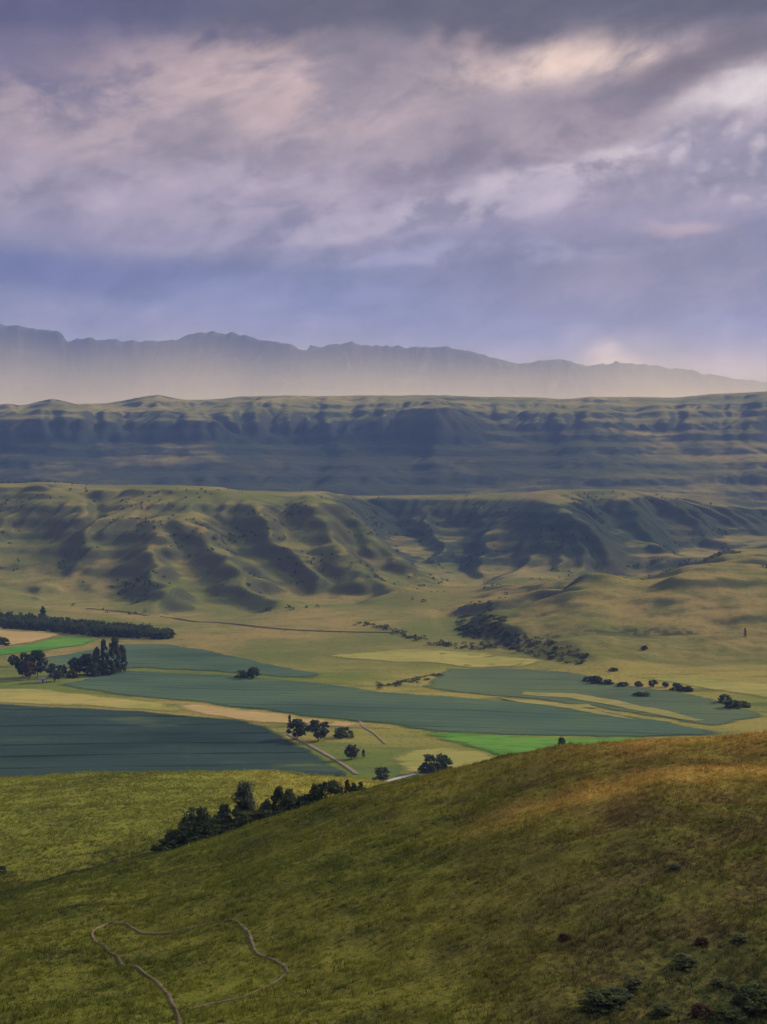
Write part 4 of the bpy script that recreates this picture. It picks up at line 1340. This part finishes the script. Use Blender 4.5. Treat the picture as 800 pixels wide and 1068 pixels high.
n3 = nt.noise(nt.vec(nt.m('DIVIDE', az, 54), nt.m('DIVIDE', nt.m('SUBTRACT', el, nt.m('MULTIPLY', az, 0.15)), 34), 9.0), 1.0, 6, 0.55, 0.4)
ramp = nt.node('ShaderNodeValToRGB')
stops = [(60, (152, 138, 152)), (110, (150, 142, 166)), (170, (140, 136, 162)), (215, (116, 112, 130)), (258, (140, 131, 152)), (330, (156, 142, 148)), (420, (152, 138, 142)), (465, (112, 102, 110)), (500, (88, 81, 92)), (620, (96, 92, 108)), (1000, (214, 222, 250))]  # last stop: unseen upper sky, brightened to fill the shadows
cr = ramp.color_ramp
while len(cr.elements) < len(stops):
    cr.elements.new(0.5)
for e_, (p_, c_) in zip(cr.elements, stops):
    e_.position = p_ / 1000; e_.color = (*lin(*c_), 1)
nt.l.new(nt.m('DIVIDE', Yv, 1000), ramp.inputs[0])
col = ramp.outputs[0]


def blob(px, py, rx, ry, tilt=0.0, soft=True):
    dx = nt.m('SUBTRACT', X, px - 400.0); dy = nt.m('SUBTRACT', Yv, 500.0 - py)
    dy = nt.m('SUBTRACT', dy, nt.m('MULTIPLY', dx, tilt))
    q = nt.m('ADD', nt.m('POWER', nt.m('ABSOLUTE', nt.m('DIVIDE', dx, rx)), 2.0), nt.m('POWER', nt.m('ABSOLUTE', nt.m('DIVIDE', dy, ry)), 2.0))
    return nt.m('EXPONENT', nt.m('MULTIPLY', nt.m('POWER', q, 1.5), -0.8))


def add(px, py, rx, ry, c, s, tilt=0.0, nz=None):
    global col
    f = nt.m('MULTIPLY', blob(px, py, rx, ry, tilt), s)
    if nz is not None:
        f = nt.m('MULTIPLY', f, nz)
    col = nt.mix(nt.m('MINIMUM', f, 1.0), col, lin(*c))


k1 = nt.ss(n1, 0.40, 0.60); k2 = nt.ss(n2, 0.41, 0.59); k1i = nt.ss(n1, 0.60, 0.40)
add(30, 70, 170, 70, (90, 82, 116), 0.75)
add(20, 170, 130, 60, (136, 124, 138), 0.6, 0, k2)
add(330, 85, 200, 50, (196, 174, 170), 0.95, 0.05, k1)
add(180, 135, 190, 45, (174, 155, 156), 0.8, 0.05, k2)
add(200, 205, 240, 26, (164, 152, 166), 0.8, 0.03, k2)
add(598, 84, 95, 24, (226, 204, 190), 0.85, 0.05, nt.ss(n2, 0.3, 0.6))
add(560, 158, 230, 20, (122, 106, 110), 0.8, 0.22, k1i)
add(745, 90, 125, 22, (106, 93, 92), 0.95, 0.22)
top = nt.ss(nt.m('ADD', el, nt.m('ADD', nt.m('MULTIPLY', nt.m('SUBTRACT', n1, 0.5), 120), nt.m('MULTIPLY', nt.m('SUBTRACT', n3, 0.5), 70))), 415, 470)
topc = nt.mix(nt.ss(az, -350, 50), lin(78, 72, 98), lin(88, 80, 82))
col = nt.mix(nt.m('MULTIPLY', top, nt.ss(el, 1100, 560)), col, topc)
add(790, 118, 80, 16, (212, 204, 210), 0.95, 0.15)
add(600, 190, 220, 15, (192, 182, 192), 0.9, 0.2, k2)
add(480, 222, 260, 14, (170, 160, 174), 0.8, 0.12, k2)
add(480, 270, 200, 11, (152, 149, 178), 0.8, 0.0, k2)
add(60, 292, 190, 24, (86, 88, 134), 0.7)
add(320, 308, 190, 28, (124, 126, 166), 0.55)
add(690, 300, 170, 40, (142, 130, 142), 0.85)
add(685, 248, 34, 8, (180, 160, 164), 0.8)
add(790, 385, 140, 26, (205, 182, 174), 0.5)
add(640, 380, 150, 30, (192, 172, 174), 0.25)
add(637, 376, 27, 11, (250, 226, 208), 0.9)
# heaped cumulus at the right
wv = nt.noise(nt.vec(nt.m('DIVIDE', az, 50), nt.m('DIVIDE', el, 40), 1.0), 1.0, 4, 0.5)
vor = nt.node('ShaderNodeTexVoronoi', feature='SMOOTH_F1'); vor.inputs['Scale'].default_value = 1.0; vor.inputs['Smoothness'].default_value = 0.35; vor.inputs['Detail'].default_value = 1.0; vor.inputs['Roughness'].default_value = 0.5
nt.l.new(nt.vec(nt.m('ADD', nt.m('DIVIDE', az, 24), nt.m('MULTIPLY', wv, 1.5)), nt.m('ADD', nt.m('DIVIDE', el, 19), nt.m('MULTIPLY', wv, 2.0)), 0.0), vor.inputs['Vector'])
heap = nt.mix(nt.ss(vor.outputs['Distance'], 0.08, 0.95), lin(200, 190, 200), lin(152, 142, 158))
fb = nt.m('MULTIPLY', blob(770, 178, 80, 36), 1.3)
col = nt.mix(nt.m('MINIMUM', fb, 0.8), col, heap)
# cloud texture over all of it
tex = nt.m('ADD', nt.m('MULTIPLY_ADD', n3, 0.55, -0.10), nt.m('ADD', nt.m('MULTIPLY', n1, 0.7), nt.m('MULTIPLY', n2, 0.95)))
tx = nt.node('ShaderNodeVectorMath', operation='SCALE'); nt.l.new(col, tx.inputs[0]); nt.l.new(nt.m('MULTIPLY', tex, 0.73 / SK), tx.inputs['Scale'])
cover = nt.m('ADD', 0.9, nt.m('MULTIPLY', n1, 0.1), clamp=True)
warm = nt.node('ShaderNodeVectorMath', operation='MULTIPLY'); nt.l.new(tx.outputs[0], warm.inputs[0]); warm.inputs[1].default_value = (1.10, 1.0, 0.86)
nt.l.new(nt.mix(cover, sky.outputs[0], warm.outputs[0]), bg.inputs['Color'])
bg.inputs['Strength'].default_value = SK

# ------------------------------------------------------------------ sun
L = bpy.data.lights.new('sun', 'SUN'); L.energy = 4.0; L.angle = math.radians(9.0); L.color = (1.0, 0.86, 0.66)
so = link(bpy.data.objects.new('sun', L)); so.location = (300, 800, 600)
sv = Vector((math.sin(SUN_AZ) * math.cos(SUN_EL), math.cos(SUN_AZ) * math.cos(SUN_EL), math.sin(SUN_EL)))
so.rotation_euler = sv.to_track_quat('Z', 'Y').to_euler()

# ------------------------------------------------------------------ camera
cam = bpy.data.cameras.new('camera'); co = link(bpy.data.objects.new('camera', cam))
co.location = (0, 0, ZC); co.rotation_euler = (PI / 2 - PITCH, 0, 0)
cam.sensor_fit = 'VERTICAL'; cam.sensor_height = 24; cam.lens = 24 * F / 1068.0
cam.clip_start = 0.5; cam.clip_end = 60000
S.camera = co

S.view_settings.view_transform = 'Standard'; S.view_settings.look = 'None'; S.view_settings.gamma = 1; S.view_settings.exposure = 0.68
W.cycles.sampling_method = 'NONE'
S.view_settings.use_curve_mapping = False
S.cycles.use_denoising = True
S.cycles.max_bounces = 5; S.cycles.diffuse_bounces = 2; S.cycles.volume_bounces = 1; S.cycles.transmission_bounces = 2; S.cycles.transparent_max_bounces = 8
S.cycles.sample_clamp_indirect = 4
